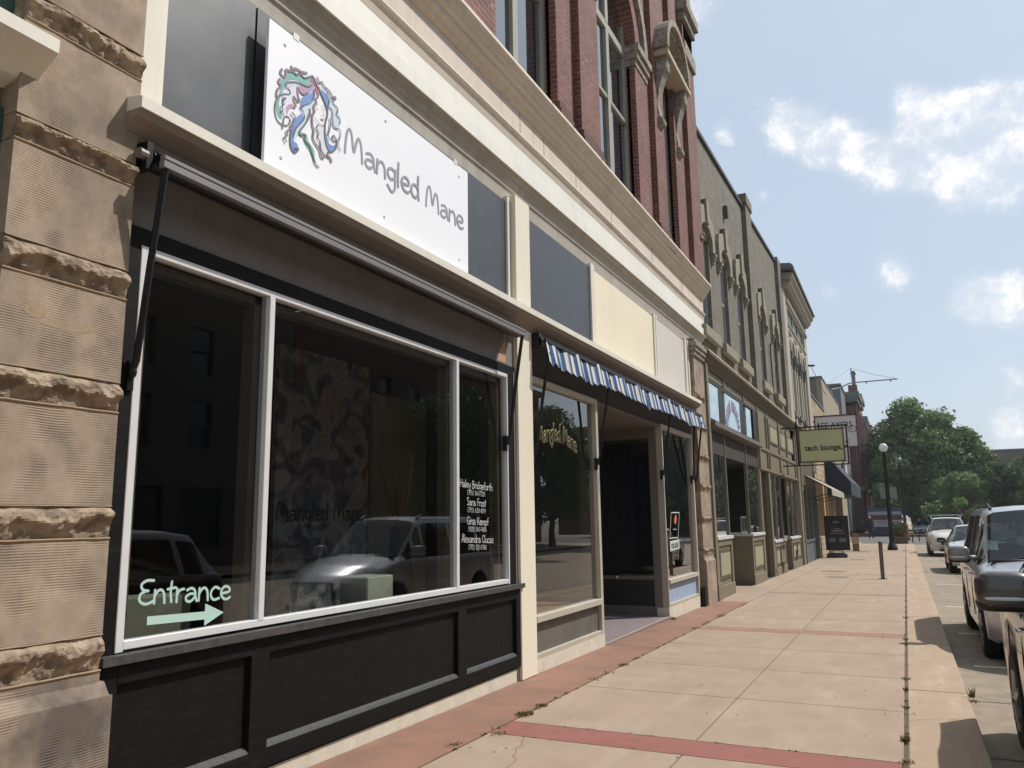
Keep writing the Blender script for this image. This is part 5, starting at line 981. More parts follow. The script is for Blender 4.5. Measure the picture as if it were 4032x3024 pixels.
for (y0, y1, z) in [(96.2, 104, 15.4), (104, 113, 16.2), (118, 132, 15.0), (132, 150, 14.4)]:
    c_.box(-1.6, .25, y0, y1, z - .6, z); c_.box(-1.6, .05, y0, y1, z - 1.1, z - .6); c_.box(-2.5, -.5, y0, y1, 13.8, z - 1.1); c_.box(-.5, .05, y0, y1, 4.3, 4.8)
split_loose(c_.build('cornice', grw, RB))
MB().box(-1.9, -.75, 119, 121, 0, 19.6).prism([(121, 14), (121, 19.2), (140, 15.2), (140, 14)], lambda u, v, w: (w, u, v), -1.9, -.8).build('gable_tower', rb2, RB); MB().box(-1.35, -.9, 119.2, 120.6, 19.6, 21.6).box(-1.45, -.8, 119.1, 120.7, 21.2, 21.4).build('chimney', grd, RB)
b = MB(); b.tube([(-1.0, 68, 12.9), (-1.0, 68, 11.4)], .04, 6)
hm = thing('street_hanger_mast', 'long thin pole and guy wires reaching out over the street from a roof', 'wire mast', (0, 66, 11))
b = MB(); b.tube([(.92, 66, 12.9), (.95, 66, 11.75)], .045, 6); b.tube([(-.4, 63.0, 10.9), (.05, 66, 11.43), (.7, 66, 11.71), (.95, 66, 11.75), (4.11, 66, 11.76)], .05, 6)
for x in (1.93, 3.63): b.tube([(x, 66, 11.72), (x, 66, 11.58)], .05, 5)
b.tube([(-.4, 63, 9.65), (-.4, 63.0, 10.9)], .05, 6); b.build('pole', mat('grey_steel', (130, 132, 136), .5, metal=.4), hm)
b = MB(); b.tube([(.92, 66, 12.9), (2.5, 66, 12.25), (4.1, 66, 11.78)], .012, 4); b.tube([(.92, 66, 12.9), (-1.2, 63, 11.0)], .012, 4); b.build('guy_wire', iron, hm)
# dark office block far behind the trees
fb = thing('flat_roofed_office', 'long flat roofed grey brown building showing between the tree crowns', 'building', (22, 160, 6)); MB().box(16, 40, 160, 175, 0, 12.2).build('wall', mat('grey_brown_wall', (104, 96, 92), .9), fb)
b = MB(); 
for k in range(9): b.box(17.2 + k*2.5, 19.0 + k*2.5, 159.9, 160, 8.6, 10.0)
b.build('window_band', mat('far_window_dark', (40, 44, 50), .2), fb); MB().box(15.8, 40.2, 159.8, 175.2, 12.2, 12.5).build('roof_edge', grd, fb)
# buildings across the street (seen only in reflections)
for i, (y0, y1, h, c) in enumerate([(-30, -12, 13, (66, 44, 40)), (-11.8, 2, 13.6, (62, 56, 52)), (2.2, 17, 13.2, (66, 46, 42)), (17.2, 31, 12.5, (84, 76, 70)), (31.2, 62, 12, (92, 58, 50)), (90, 150, 13, (84, 56, 50))]):
    o = thing('opposite_building', ['red brick block farthest left across the street', 'stone coloured block across the street', 'tall red brick block across the street opposite the white shop sign', 'pale rendered block across the street opposite the olive building', 'long red brick block across the street near the cross street', 'brick block across the street beyond the cross street'][i], 'building', (24, (y0+y1)/2, 0), group='buildings across the street')
    mw = brick('opposite_brick_%d' % i, c, tuple(v*.88 for v in c), tuple(v*.8 for v in c)); w = MB(); hs = []
    n = int((y1-y0)//3.2)
    for k in range(n):
        y = y0 + .9 + k*3.2
        for z in (4.9, 8.2):
            if z + 2.2 < h: hs.append((y, y+1.3, z, z+2.1))
        hs.append((y - .3, y + 2.2, .6, 3.2))
    wall_cells(w, 23.8, 24.1, y0, y1, -.2, h, hs); w.box(24.1, 34, y0, y1, -.2, h - .3); w.build('wall', mw, o)
    MB().box(23.5, 24.1, y0, y1, h, h+.5).build('cornice', mat('brown_cornice', (70, 58, 50), .8), o)
    f = MB(); p = MB()
    for (a, c2, z0, z1) in hs: p.box(24.02, 24.05, a, c2, z0, z1); f.box(23.86, 23.98, a-.05, a+.05, z0, z1); f.box(23.86, 23.98, c2-.05, c2+.05, z0, z1); f.box(23.86, 23.98, a, c2, (z0+z1)/2-.05, (z0+z1)/2+.05)
    p.build('windows', mat('far_window_dark', (40, 44, 50), .2), o); f.build('window_frames', mat('dull_frame', (66, 60, 55), .8), o)

# ------------------------------------------------------------------ projecting signs
XZ = lambda y: (lambda u, v, h: (u, y - h, v))
ts = thing('lime_green_sign', 'lime green projecting sign reading tech lounge in typewriter letters', 'sign', (1.3, 29.5, 4))
MB().box(.62, 2.02, 29.46, 29.54, 3.48, 4.56).build('board', mat('lime_board', (190, 194, 150), .6, .04, 3), ts)
b = MB()
for (a, c, z0, z1) in [(.59, 2.05, 4.56, 4.60), (.59, 2.05, 3.44, 3.48), (.58, .62, 3.44, 4.6), (2.02, 2.06, 3.44, 4.6)]: b.box(a, c, 29.44, 29.56, z0, z1)
b.build('board_edge', mat('brown_edge', (92, 78, 62), .7), ts)
b = MB(); b.box(0, 2.20, 29.47, 29.53, 4.66, 4.71); b.box(0, 2.20, 29.47, 29.53, 3.33, 3.37); b.box(2.13, 2.18, 29.47, 29.53, 3.37, 4.66); b.box(.50, .56, 29.47, 29.53, 3.33, 4.9)
for x in (1.25,): b.box(x, x+.05, 29.47, 29.53, 4.6, 4.8)
b.box(.5, .62, 29.48, 29.52, 4.1, 4.14); b.box(2.02, 2.16, 29.48, 29.52, 3.95, 3.99); b.build('hanging_frame', iron, ts)
gl_ = mat('typewriter_ink', (44, 42, 32), .7)
bfont('sign_lettering', 'tech lounge.', .27, gl_, lambda u, v, h: (1.38 + u*.92, 29.455 - abs(h), 3.86 + v), ts, bold=.004)
b = MB()
for x in np.arange(.80, 1.98, .12): b.box(x, x+.07, 29.452, 29.456, 3.853, 3.870)
b.build('letter_serifs', gl_, ts)
ls = thing('white_projecting_sign', 'white projecting sign reading Lee Ayers partly hidden by the lime green sign', 'sign', (1.2, 41, 5.6))
MB().box(.19, 2.0, 40.95, 41.05, 4.86, 6.33).build('board', mat('lavender_white_board', (206, 202, 208), .5, .03), ls)
b = MB()
for (a, c, z0, z1) in [(.13, 2.06, 6.33, 6.40), (.13, 2.06, 4.80, 4.86), (.13, .19, 4.8, 6.4), (2.0, 2.06, 4.8, 6.4)]: b.box(a, c, 40.93, 41.07, z0, z1)
b.box(0, .19, 40.97, 41.03, 6.1, 6.16); b.box(0, .19, 40.97, 41.03, 5.0, 5.06); b.build('board_frame', mat('plum_frame', (72, 60, 62), .6), ls)
pl_ = mat('plum_lettering', (70, 56, 66), .6)
bfont('sign_lettering', 'LEE AYERS', .42, pl_, lambda u, v, h: (1.05 + u*.82, 40.945 - abs(h), 5.76 + v), ls, bold=.002)
b = MB(); ribbon(b, smooth_path([(1.62, 5.72), (1.72, 5.55), (1.92, 5.55), (1.98, 5.70), (1.9, 5.82), (1.75, 5.80), (1.74, 5.68), (1.84, 5.66)], 5), .03, XZ(40.946), 0); b.build('swash', pl_, ls)
bfont('sign_lettering', 'INC', .22, pl_, lambda u, v, h: (1.50 + u, 40.945 - abs(h), 5.02 + v), ls)

# ------------------------------------------------------------------ street furniture
t = thing('pipe_bollard', 'weathered metal pipe bollard standing alone on the pavement', 'bollard', (3.0, 25.4, G(25.4)))
MB().tube([(3.0, 25.4, G(25)), (3.01, 25.4, .80)], .055, 14).build('post', mat('weathered_pipe', (104, 96, 88), .4, .3, 6, metal=.5), t, smooth=True); MB().lathe([(.06, 0), (.06, .04), (.045, .06)], (3.01, 25.4, .80), seg=14).build('cap', mat('weathered_pipe', (112, 98, 86), .45), t); MB().lathe([(.13, 0), (.12, .015)], (3.0, 25.4, G(25.4)), seg=14).build('base_plate', iron, t)
sb = thing('sandwich_board', 'tall black sandwich board with white writing on a wheeled base', 'sandwich board', (.75, 41.2, G(41)))
MB().box(.26, 1.24, 41.0, 41.06, .05, 1.55).build('panel', mat('black_board', (26, 26, 28), .5, .1), sb, bevel=.01)
b = MB(); b.box(.22, .27, 40.98, 41.08, .03, 1.6); b.box(1.23, 1.28, 40.98, 41.08, .03, 1.6); b.box(.22, 1.28, 40.98, 41.08, 1.54, 1.6); b.box(.22, 1.28, 40.98, 41.08, .0, .05); b.build('frame', iron, sb)
b = MB(); b.yout([(.22, -.34), (1.14, -.34), (1.12, -.18), (1.02, -.12), (.32, -.12), (.24, -.2)], 40.75, 41.3); b.build('base', mat('grey_plastic', (60, 64, 66), .4), sb, bevel=.02); MB().box(.38, 1.0, 40.99, 41.07, -.06, .0).box(.42, .5, 41.0, 41.06, -.14, -.04).box(.9, .98, 41.0, 41.06, -.14, -.04).build('bracket', alu, sb)
ch = mat('chalk_white', (190, 190, 186), .8)
bfont('lettering', 'L      G', .26, ch, lambda u, v, h: (.75 + u*.72, 40.998 - abs(h), 1.20 + v), sb)
b = MB()
for k in range(5): ribbon(b, [(.60 + k*.055, 1.27), (.63 + k*.055, 1.33)], .016, XZ(40.997), k*1e-4)
b.build('small_print', ch, sb)
b = MB(); random.seed(8)
for z, w_ in ((1.0, .2), (.93, .5), (.88, .42), (.78, .62)):
    x = .75 - w_/2
    while x < .75 + w_/2: l = random.uniform(.02, .07); ribbon(b, [(x, z), (x + l, z)], .018, XZ(40.997), 0); x += l + .018
b.build('small_print', ch, sb)
b = MB()
for cx in (.52, .98):
    for k in range(5): ribbon(b, [(cx + .16*cos(t_)*(1-.12*k), .48 - .03*k + .07*sin(t_)*(1-.1*k)) for t_ in [pi*j/8 for j in range(9)]], .012, XZ(40.997), k*1e-4)
b.build('chalk_drawing', ch, sb)
br = thing('brown_board_sign', 'small brown board sign standing on the pavement behind the sandwich board', 'sign', (1.1, 49, G(49))); MB().box(.93, 1.27, 49.0, 49.08, -.36, .62).build('board', mat('brown_card', (150, 116, 90), .8, .1), br, bevel=.01); MB().box(.97, 1.23, 48.985, 49.0, .02, .42).build('label', mat('pale_label', (186, 160, 140), .8), br); MB().box(.92, 1.28, 48.98, 49.0, -.02, .0).box(.93, .99, 49.1, 49.35, -.36, .3).build('brace', mat('dark_brown', (84, 60, 48), .8), br)
gm_ = mat('dark_green_iron', (24, 32, 30), .35, .1, 5, metal=.3)
def street_lamp(x, y, h, label, globe, signs=True):
    t = thing('street_lamp', label, 'street lamp', (x, y, G(y)), group='globe street lamps'); z = G(y)
    MB().lathe([(.27, 0), (.27, .12), (.24, .16), (.26, .22), (.2, .3), (.16, .42), (.13, .5)], (x, y, z), seg=18).build('base', gm_, t, smooth=True)
    MB().lathe([(.15, .5), (.125, 1.2), (.14, 1.25), (.118, 1.3), (.10, h - .75), (.12, h - .7), (.13, h - .6), (.09, h - .55), (.13, h - .5)], (x, y, z), seg=14).build('pole', gm_, t, smooth=True)
    MB().blob((x, y, z + h - .26), (.235, .235, .26), 20, 14).build('globe', globe, t, smooth='all'); MB().lathe([(.06, 0), (.02, .06), (.01, .1)], (x, y, z + h - .01), seg=8).build('finial', gm_, t)
    if signs:
        MB().box(x-.38, x-.09, y-.02, y, z + 2.9, z + 3.55).box(x+.11, x+.48, y-.02, y, z + 2.9, z + 3.55).build('banner', mat('faded_banner', (128, 136, 126), .8), t); MB().box(x-.4, x+.5, y-.01, y+.02, z + 3.55, z+3.58).build('banner_arm', iron, t)
    return t
glb = mat('opal_globe', (226, 228, 230), .25, .03, spec=.6, tr=.4)
street_lamp(2.93, 50.5, 6.05, 'nearest green iron street lamp with a white globe at the kerb', glb)
street_lamp(3.66, 70.0, 6.45, 'street lamp behind the nearest one, in front of the big tree', mat('dull_globe', (104, 116, 106), .3), False)
pl = thing('planter', 'wooden planter with reddish flowers beyond the street lamp', 'planter', (3.3, 62, G(62)))
MB().prism([(2.85, 61.6), (3.75, 61.6), (3.75, 62.4), (2.85, 62.4)], lambda u, v, w: (u, v, w), -.36, .12).build('box', mat('grey_wood', (92, 84, 72), .9, .15, 8), pl, bevel=.02)
def leaves(b, c, r, n, s, fill=.6):
    for i in range(n):
        while True:
            p = np.random.uniform(-1, 1, 3); d = np.linalg.norm(p)
            if d < 1 and d > fill * np.random.rand(): break
        p = np.array(c) + p * np.array(r); a = np.random.normal(size=3); a /= np.linalg.norm(a); q = np.cross(a, np.random.normal(size=3)); q /= np.linalg.norm(q)
        e = s * np.random.uniform(.6, 1.3); b.poly([p - a*e, p + q*e*.45, p + a*e, p - q*e*.45])
np.random.seed(1); b = MB(); leaves(b, (3.25, 62, .55), (.7, .5, .6), 900, .08); b.build('foliage', mat('planter_green', (70, 84, 44), .8, .3, 9, tr=.2), pl, kind='leaf'); b = MB(); leaves(b, (3.5, 61.9, .35), (.35, .4, .28), 130, .06); b.build('flowers', mat('dusty_pink_flowers', (176, 112, 100), .8, .2, 9), pl, kind='leaf')
# trailer with coloured bands
fp = thing('striped_kiosk', 'low kiosk with blue, white and maroon bands beyond the cross street', 'kiosk', (1.5, 89, 0))
z0 = G(88) - .13
for (a, c, col, nm) in [(-.12, .45, (34, 38, 58), 'navy_band'), (.45, 1.12, (150, 142, 142), 'white_band'), (1.12, 1.62, (84, 36, 40), 'maroon_band'), (1.62, 1.95, (140, 140, 146), 'grey_band'), (1.95, 2.30, (48, 60, 78), 'blue_band')]: MB().box(.35, 3.4, 88.2, 91, a - .3 if a < 0 else a, c).build(nm, mat('kiosk_' + nm, col, .6, .04), fp)  # band colours darkened, with the tree shade mixed into them
MB().box(1.1, 2.1, 88.18, 88.2, .95, 1.0).box(1.1, 2.2, 88.18, 88.2, .8, .85).build('red_print_lines', mat('red_ink', (150, 60, 60), .6), fp)
# ------------------------------------------------------------------ parked vehicles (nose towards the viewer)
tyre = mat('tyre_rubber', (22, 22, 23), .85, .1, 20); rimm = mat('alloy_rim', (150, 152, 156), .3, .05, 5, metal=.8); trim = mat('black_plastic_trim', (24, 25, 27), .5, .1)
cglass = glassmat('car_glass', tint=(.30, .36, .36), ior=1.5, boost=1.3); lens = mat('headlamp_lens', (190, 196, 200), .08, .05, 9, coat=1.0); amber = mat('amber_lens', (190, 92, 40), .15, .1, 9, coat=1.0); seatm = mat('car_interior', (44, 44, 46), .9, .1); chrome = mat('chrome', (214, 216, 220), .08, .0, metal=1.0)
def interp(tab, s):
    if s <= tab[0][0]: return tab[0][1:]
    for a, c in zip(tab, tab[1:]):
        if s <= c[0]:
            t = (s - a[0]) / (c[0] - a[0]); t = t*t*(3-2*t) if len(a) > 9 else t
            return tuple(p + (q - p) * t for p, q in zip(a[1:], c[1:]))
    return tab[-1][1:]
def car(name, label, cat, xc, yn, W, tab, wheels, R, paint_m, cabin, pillars, mirror, extra=None, group='cars parked along the kerb', amb=False):
    """tab rows: s, half width factor, belt z, top z, top half width, crown"""
    gz = G(yn + 2) - .13; L = tab[-1][0]; root = thing(name, label, cat, (xc, yn + L/2, gz), group)
    ss = sorted(set([r[0] for r in tab] + [w + d for w in wheels for d in (-R*1.2, -R*1.0, -R*.7, -R*.35, 0, R*.35, R*.7, R*1.0, R*1.2)] + [p + d for p in pillars for d in (-.045, .045)] + list(np.linspace(0, L, 25))))
    hw = W / 2; rings = []
    for s in ss:
        wf, zb, zt, wt, cr = interp(tab, s); w = hw * wf; sill = .24 if .35 < s < L - .3 else .28
        for wc in wheels:
            d = abs(s - wc)
            if d < R*1.18: sill = max(sill, R + math.sqrt(max((R*1.18)**2 - d*d, 0)) )
        sill = min(sill, zb - .14); zm = sill + (zb - sill) * .5
        P = [(w*.90, sill), (w*.985, sill + .04), (w, max(zm, sill+.05)), (w*.995, zb - .10), (w*.965, zb - .02), (w*.945, zb), (wt + .02, zt - .09), (wt - .03, zt - .025), (wt*.86, zt + cr*.35), (wt*.45, zt + cr*.85), (0, zt + cr)]
        if zt - zb < .22: P[6] = (wt*.98 + .01, zb + (zt-zb)*.55)
        rings.append(P + [(-x, z) for x, z in P[-2::-1]])
    n = len(rings[0]); V = []
    for s, P in zip(ss, rings):
        for x, z in P:
            dn = max(0, .35 - s) ** 2 * 1.2 * 0; V.append((xc + x, yn + s + (.55 * (abs(x)/hw)**3 * max(0, 1 - s/.7) if s < .7 else 0) - (.25 * (abs(x)/hw)**3 * max(0, 1 - (L-s)/.6) if s > L - .6 else 0), gz + z))
    parts = {'body': MB(), 'windshield': MB(), 'sideL': MB(), 'sideR': MB(), 'rear': MB(), 'lamp': MB(), 'well': MB()}
    wb, rf, rr, re = cabin
    def put(k, f):
        m = parts[k]; i = len(m.v); m.v += [V[j] for j in f]; m.f.append(tuple(range(i, i + len(f))))
    for i in range(len(ss) - 1):
        sm_ = (ss[i] + ss[i+1]) / 2
        for j in range(n - 1):
            f = (i*n + j, i*n + j + 1, (i+1)*n + j + 1, (i+1)*n + j); k = 'body'; jj = j if j < n//2 else n - 2 - j
            if jj >= 7 and wb < sm_ < rf: k = 'windshield'
            elif jj >= 7 and rr < sm_ < re: k = 'rear'
            elif jj == 5 and wb + .12 < sm_ < re - .12 and not any(abs(sm_ - p) < .046 for p in pillars): k = 'sideL' if j < n//2 else 'sideR'
            elif jj in (2, 3) and sm_ < .42: k = 'lamp'
            put(k, f)
    for i in (0, len(ss) - 1): put('body', tuple(range(i*n, i*n + n)))
    import bmesh
    def fin(k, nm, m):
        o = parts[k].build(nm, m, root, kind='leaf'); me = o.data; bm = bmesh.new(); bm.from_mesh(me); bmesh.ops.remove_doubles(bm, verts=bm.verts, dist=1e-4); bmesh.ops.recalc_face_normals(bm, faces=bm.faces); bm.to_mesh(me); bm.free()
        for p in me.polygons: p.use_smooth = True
        me.set_sharp_from_angle(angle=radians(50)); return o
    body = fin('body', 'body', paint_m); fin('windshield', 'windshield', cglass)
    if parts['sideL'].f: fin('sideL', 'side_windows', cglass); fin('sideR', 'side_windows', cglass)
    if parts['rear'].f: fin('rear', 'rear_window', cglass)
    for sgn in (1, -1):
        b = MB(); b.f = []; src = parts['lamp']
        for f in src.f:
            if (src.v[f[0]][0] + src.v[f[2]][0] - 2*xc) * sgn > 0: b.poly([src.v[j] for j in f])
        b.shift(lambda x, y, z: (x + .001*sgn, y - .002, z)); b.build('headlight', lens, root, kind='leaf')
        if amb: MB().box(xc + sgn*(hw*.93), xc + sgn*(hw*.955), yn + .42, yn + .52, gz + .60, gz + .80).build('side_marker', amber, root, bevel=.01)
    # inside tub, dashboard, seats
    b = MB(); b.box(xc - hw*.88, xc + hw*.88, yn + wb - .3, yn + re - .25, gz + .28, gz + .62); b.box(xc - hw*.84, xc + hw*.84, yn + wb + .05, yn + wb + .55, gz + .62, gz + interp(tab, wb)[1] - .05)
    for sx_ in (-1, 1):
        for sy in ((rf + .25), (rf + 1.25)):
            if sy < re - .4: b.box(xc + sx_*.38 - .24, xc + sx_*.38 + .24, yn + sy, yn + sy + .16, gz + .5, gz + 1.18); b.box(xc + sx_*.38 - .13, xc + sx_*.38 + .13, yn + sy + .03, yn + sy + .13, gz + 1.18, gz + 1.36)
    b.build('interior', seatm, root)
    # grille, bumper intake, plate, wipers
    zb0 = interp(tab, 0)[1]
    MB().box(xc - hw*.42, xc + hw*.42, yn - .012, yn + .05, gz + zb0 - .22, gz + zb0 - .06).build('grille', trim, root, bevel=.01)
    MB().box(xc - hw*.5, xc + hw*.5, yn - .02, yn + .05, gz + .26, gz + .40).build('lower_intake', trim, root, bevel=.01); MB().box(xc - .15, xc + .15, yn - .025, yn - .012, gz + .43, gz + .57).build('number_plate', mat('plate_white', (200, 204, 208), .5), root)
    for sx_ in (-1, 1): MB().lathe([(.06, -.02), (.05, -.03)], (xc + sx_*hw*.62, yn + .06, gz + .36), 'y', 12).build('fog_lamp', lens, root)
    w0 = interp(tab, wb); b = MB()
    for x_ in (-.55, .12): b.tube([(xc + x_, yn + wb - .03, gz + w0[2] + .04), (xc + x_ + .5, yn + wb + .13, gz + w0[2] + .12)], .010, 5)
    b.box(xc - hw*.82, xc + hw*.82, yn + wb - .09, yn + wb - .01, gz + w0[2] - .0, gz + w0[2] + .03); b.build('wipers', trim, root)
    for w in wheels:
        for sx_ in (-1, 1):
            x_ = xc + sx_ * (hw - .11); o = sx_*.11
            t_ = MB().lathe([(R*.62, -.11), (R*.93, -.115), (R, -.08), (R, .08), (R*.93, .115), (R*.62, .11)], (x_, yn + w, gz + R), 'x', 28).build('wheel', tyre, root, smooth=True)
            b = MB(); b.lathe([(R*.64, o*.6 - .01), (R*.64, o*.6 + .01)], (x_, yn + w, gz + R), 'x', 24); b.lathe([(R*.18, o*.98 - .012), (R*.15, o*.98)], (x_, yn + w, gz + R), 'x', 12)
            for k in range(7):
                a = 2*pi*k/7; b.tube([(x_ + o*.9, yn + w + cos(a)*R*.1, gz + R + sin(a)*R*.1), (x_ + o*.92, yn + w + cos(a)*R*.62, gz + R + sin(a)*R*.62)], [.035, .028], 6)
            b.build('rim', rimm, t_); MB().lathe([(R*1.12, -.12), (R*1.12, .06)], (xc + sx_*(hw - .16), yn + w, gz + R), 'x', 20).build('wheel_well', mat('wheel_well_black', (10, 10, 10), .95), t_)
    ms, mz, mo_, mw, mh, mcol = mirror
    for sx_ in (-1, 1):
        b = MB(); b.blob((xc + sx_*(hw + mo_), yn + ms, gz + mz), (mw/2, .085, mh/2), 18, 10, .55); b.tube([(xc + sx_*hw*.93, yn + ms + .03, gz + mz - mh*.25), (xc + sx_*(hw + mo_*.5), yn + ms + .02, gz + mz - mh*.2)], .035, 8)
        o = b.build('wing_mirror', mcol, root, smooth='all'); MB().blob((xc + sx_*(hw + mo_), yn + ms + .012, gz + mz - mh*.30), (mw*.50, .088, mh*.22), 18, 8, .5).build('mirror_base', trim, o, smooth='all'); MB().blob((xc + sx_*(hw + mo_*1.05), yn + ms - .078, gz + mz - mh*.17), (mw*.34, .014, .011), 12, 6, .6).build('indicator_strip', lens, o); MB().box(xc + sx_*(hw + mo_) - mw*.38, xc + sx_*(hw + mo_) + mw*.38, yn + ms + .078, yn + ms + .088, gz + mz - mh*.33, gz + mz + mh*.33).build('mirror_glass', chrome, o)
    dh = MB()
    for s in (pillars[1] - .22 if len(pillars) > 1 else rf + .6, (pillars[2] - .22 if len(pillars) > 2 else rf + 1.5)):
        zb = interp(tab, s)[1]
        for sx_ in (-1, 1): dh.tube([(xc + sx_*(hw*.985), yn + s - .11, gz + zb - .14), (xc + sx_*(hw*.985 + .045), yn + s - .07, gz + zb - .14), (xc + sx_*(hw*.985 + .045), yn + s + .07, gz + zb - .14), (xc + sx_*(hw*.985), yn + s + .11, gz + zb - .14)], .014, 6)
    dh.build('door_handles', paint_m if not extra or 'chrome' not in extra else chrome, root, smooth=True)
    sm2 = MB()
    for s in pillars[1:]:
        for sx_ in (-1, 1):
            zb = interp(tab, s)[1]; sm2.tube([(xc + sx_*hw*.999, yn + s, gz + .42), (xc + sx_*hw*1.001, yn + s, gz + (zb+.42)/2), (xc + sx_*hw*.985, yn + s, gz + zb - .06)], .005, 4)
    sm2.build('door_seams', trim, root)
    if extra and 'rack' in extra:
        b = MB(); rz = interp(tab, (rf+rr)/2)[2]; rh = .11 if 'bars' in extra else .07
        for sx_ in (-1, 1): b.tube([(xc + sx_*hw*.66, yn + rf + .2, gz + rz), (xc + sx_*hw*.68, yn + rf + .35, gz + rz + rh), (xc + sx_*hw*.68, yn + rr - .2, gz + rz + rh), (xc + sx_*hw*.66, yn + rr, gz + rz)], .022, 6)
        if 'bars' in extra:
            for s in (rf + .5,): b.tube([(xc - hw*.85, yn + s, gz + rz + .17), (xc + hw*.85, yn + s, gz + rz + .17)], .022, 6)
        b.build('roof_rack', mat('rack_silver', (180, 180, 178), .3, metal=.6) if 'bars' in extra else trim, root, smooth=True)
    return root
def cpaint(nm, rgb, met=.55, r=.28): return mat(nm, rgb, r, .03, 1.5, metal=met, coat=.8)
#        s   wf   belt  top   wt   crown
van = [(0, .84, .74, .78, .70, .03), (.12, .91, .80, .86, .76, .04), (.5, .975, .94, 1.01, .82, .05), (.95, .995, 1.06, 1.12, .84, .05), (1.22, 1., 1.12, 1.18, .86, .05), (1.95, 1., 1.14, 1.80, .75, .06), (2.25, 1., 1.14, 1.87, .76, .05), (4.3, 1., 1.14, 1.87, .76, .05), (4.85, .99, 1.14, 1.80, .75, .04), (5.08, .96, 1.10, 1.18, .80, .02), (5.12, .93, .80, .86, .78, .01)]
car('minivan', 'silver grey minivan with round edged windshield, second vehicle from the viewer', 'minivan', 5.47, 11.1, 1.98, van, (1.05, 4.15), .34, cpaint('silver_grey_paint', (176, 178, 186), .25, .3), (1.22, 1.95, 4.85, 5.08), (1.70, 2.05, 3.1, 4.2), (1.50, 1.27, .15, .27, .22, cpaint('mirror_grey', (128, 124, 120), .2, .4)), extra='rack')
suv = [(0, .82, .72, .76, .66, .03), (.12, .9, .78, .84, .7, .04), (.5, .97, .92, .98, .74, .05), (1.1, 1., 1.0, 1.06, .76, .05), (1.35, 1., 1.03, 1.09, .76, .05), (2.05, 1., 1.06, 1.58, .62, .05), (2.4, 1., 1.06, 1.63, .63, .04), (3.7, 1., 1.07, 1.60, .62, .04), (4.1, .99, 1.06, 1.55, .61, .03), (4.55, .94, 1.04, 1.10, .68, .02), (4.65, .90, .80, .86, .68, .01)]
suvb = [(r[0], min(1, r[1] * (1.06 if r[0] > 4.3 else 1)), r[2] * 1.05, r[3] * 1.03, r[4] * 1.06, r[5]) for r in suv]
car('crossover', 'dark grey crossover cut by the right edge of the picture, nearest vehicle', 'car', 5.30, 3.55, 1.90, suvb, (.95, 3.72), .36, cpaint('dark_grey_paint', (92, 86, 82), .6), (1.35, 2.05, 4.1, 4.55), (1.8, 2.1, 2.95, 3.75), (1.85, 1.30, .16, .30, .22, cpaint('mirror_dark', (70, 66, 64), .3, .4)), extra='chrome', amb=True)
sed = [(0, .80, .62, .66, .64, .03), (.12, .88, .68, .73, .68, .04), (.6, .97, .80, .85, .72, .05), (1.2, 1., .88, .93, .73, .05), (1.4, 1., .90, .96, .73, .05), (2.2, 1., .92, 1.38, .55, .05), (2.6, 1., .92, 1.42, .56, .04), (3.2, 1., .92, 1.40, .56, .04), (3.9, .99, .94, 1.02, .66, .03), (4.6, .95, .92, .98, .68, .02), (4.7, .90, .72, .78, .68, .01)]
car('sedan', 'white sedan with black wing mirror between the minivan and the far white SUV', 'car', 5.86, 30.7, 1.84, [(r[0], r[1], r[2]*1.10, r[3]*1.11, r[4]*1.05, r[5]) for r in sed], (.95, 3.65), .32, cpaint('pearl_white_paint', (206, 210, 210), .1), (1.4, 2.2, 3.2, 3.9), (1.8, 2.2, 3.05), (1.75, 1.10, .15, .27, .17, trim))
car('white_suv', 'white SUV with roof rack bars parked beyond the white sedan', 'SUV', 5.64, 45.6, 2.0, [(r[0], r[1], r[2]*1.12, r[3]*1.16, r[4]*1.08, r[5]) for r in suv], (.95, 3.72), .37, cpaint('cream_white_paint', (222, 218, 208), .05), (1.35, 2.05, 4.1, 4.55), (1.8, 2.1, 2.95, 3.75), (1.6, 1.25, .13, .22, .19, cpaint('mirror_dark', (70, 66, 64), .3, .4)), extra='rack bars')
car('hatchback', 'small pale car far up the street left of the white SUV', 'car', 5.3, 92, 1.75, sed, (.95, 3.65), .32, cpaint('pale_blue_paint', (190, 204, 210), .1), (1.4, 2.2, 3.2, 3.9), (1.8, 2.2, 3.05), (1.6, 1.0, .12, .2, .16, trim))
car('parked_car', 'grey car far up the street beyond the flower planter', 'car', 3.9 + 1.5, 104, 1.8, suv, (.95, 3.72), .34, cpaint('far_grey_paint', (120, 124, 130), .3), (1.35, 2.05, 4.1, 4.55), (1.8, 2.1, 2.95), (1.6, 1.2, .12, .2, .16, trim))

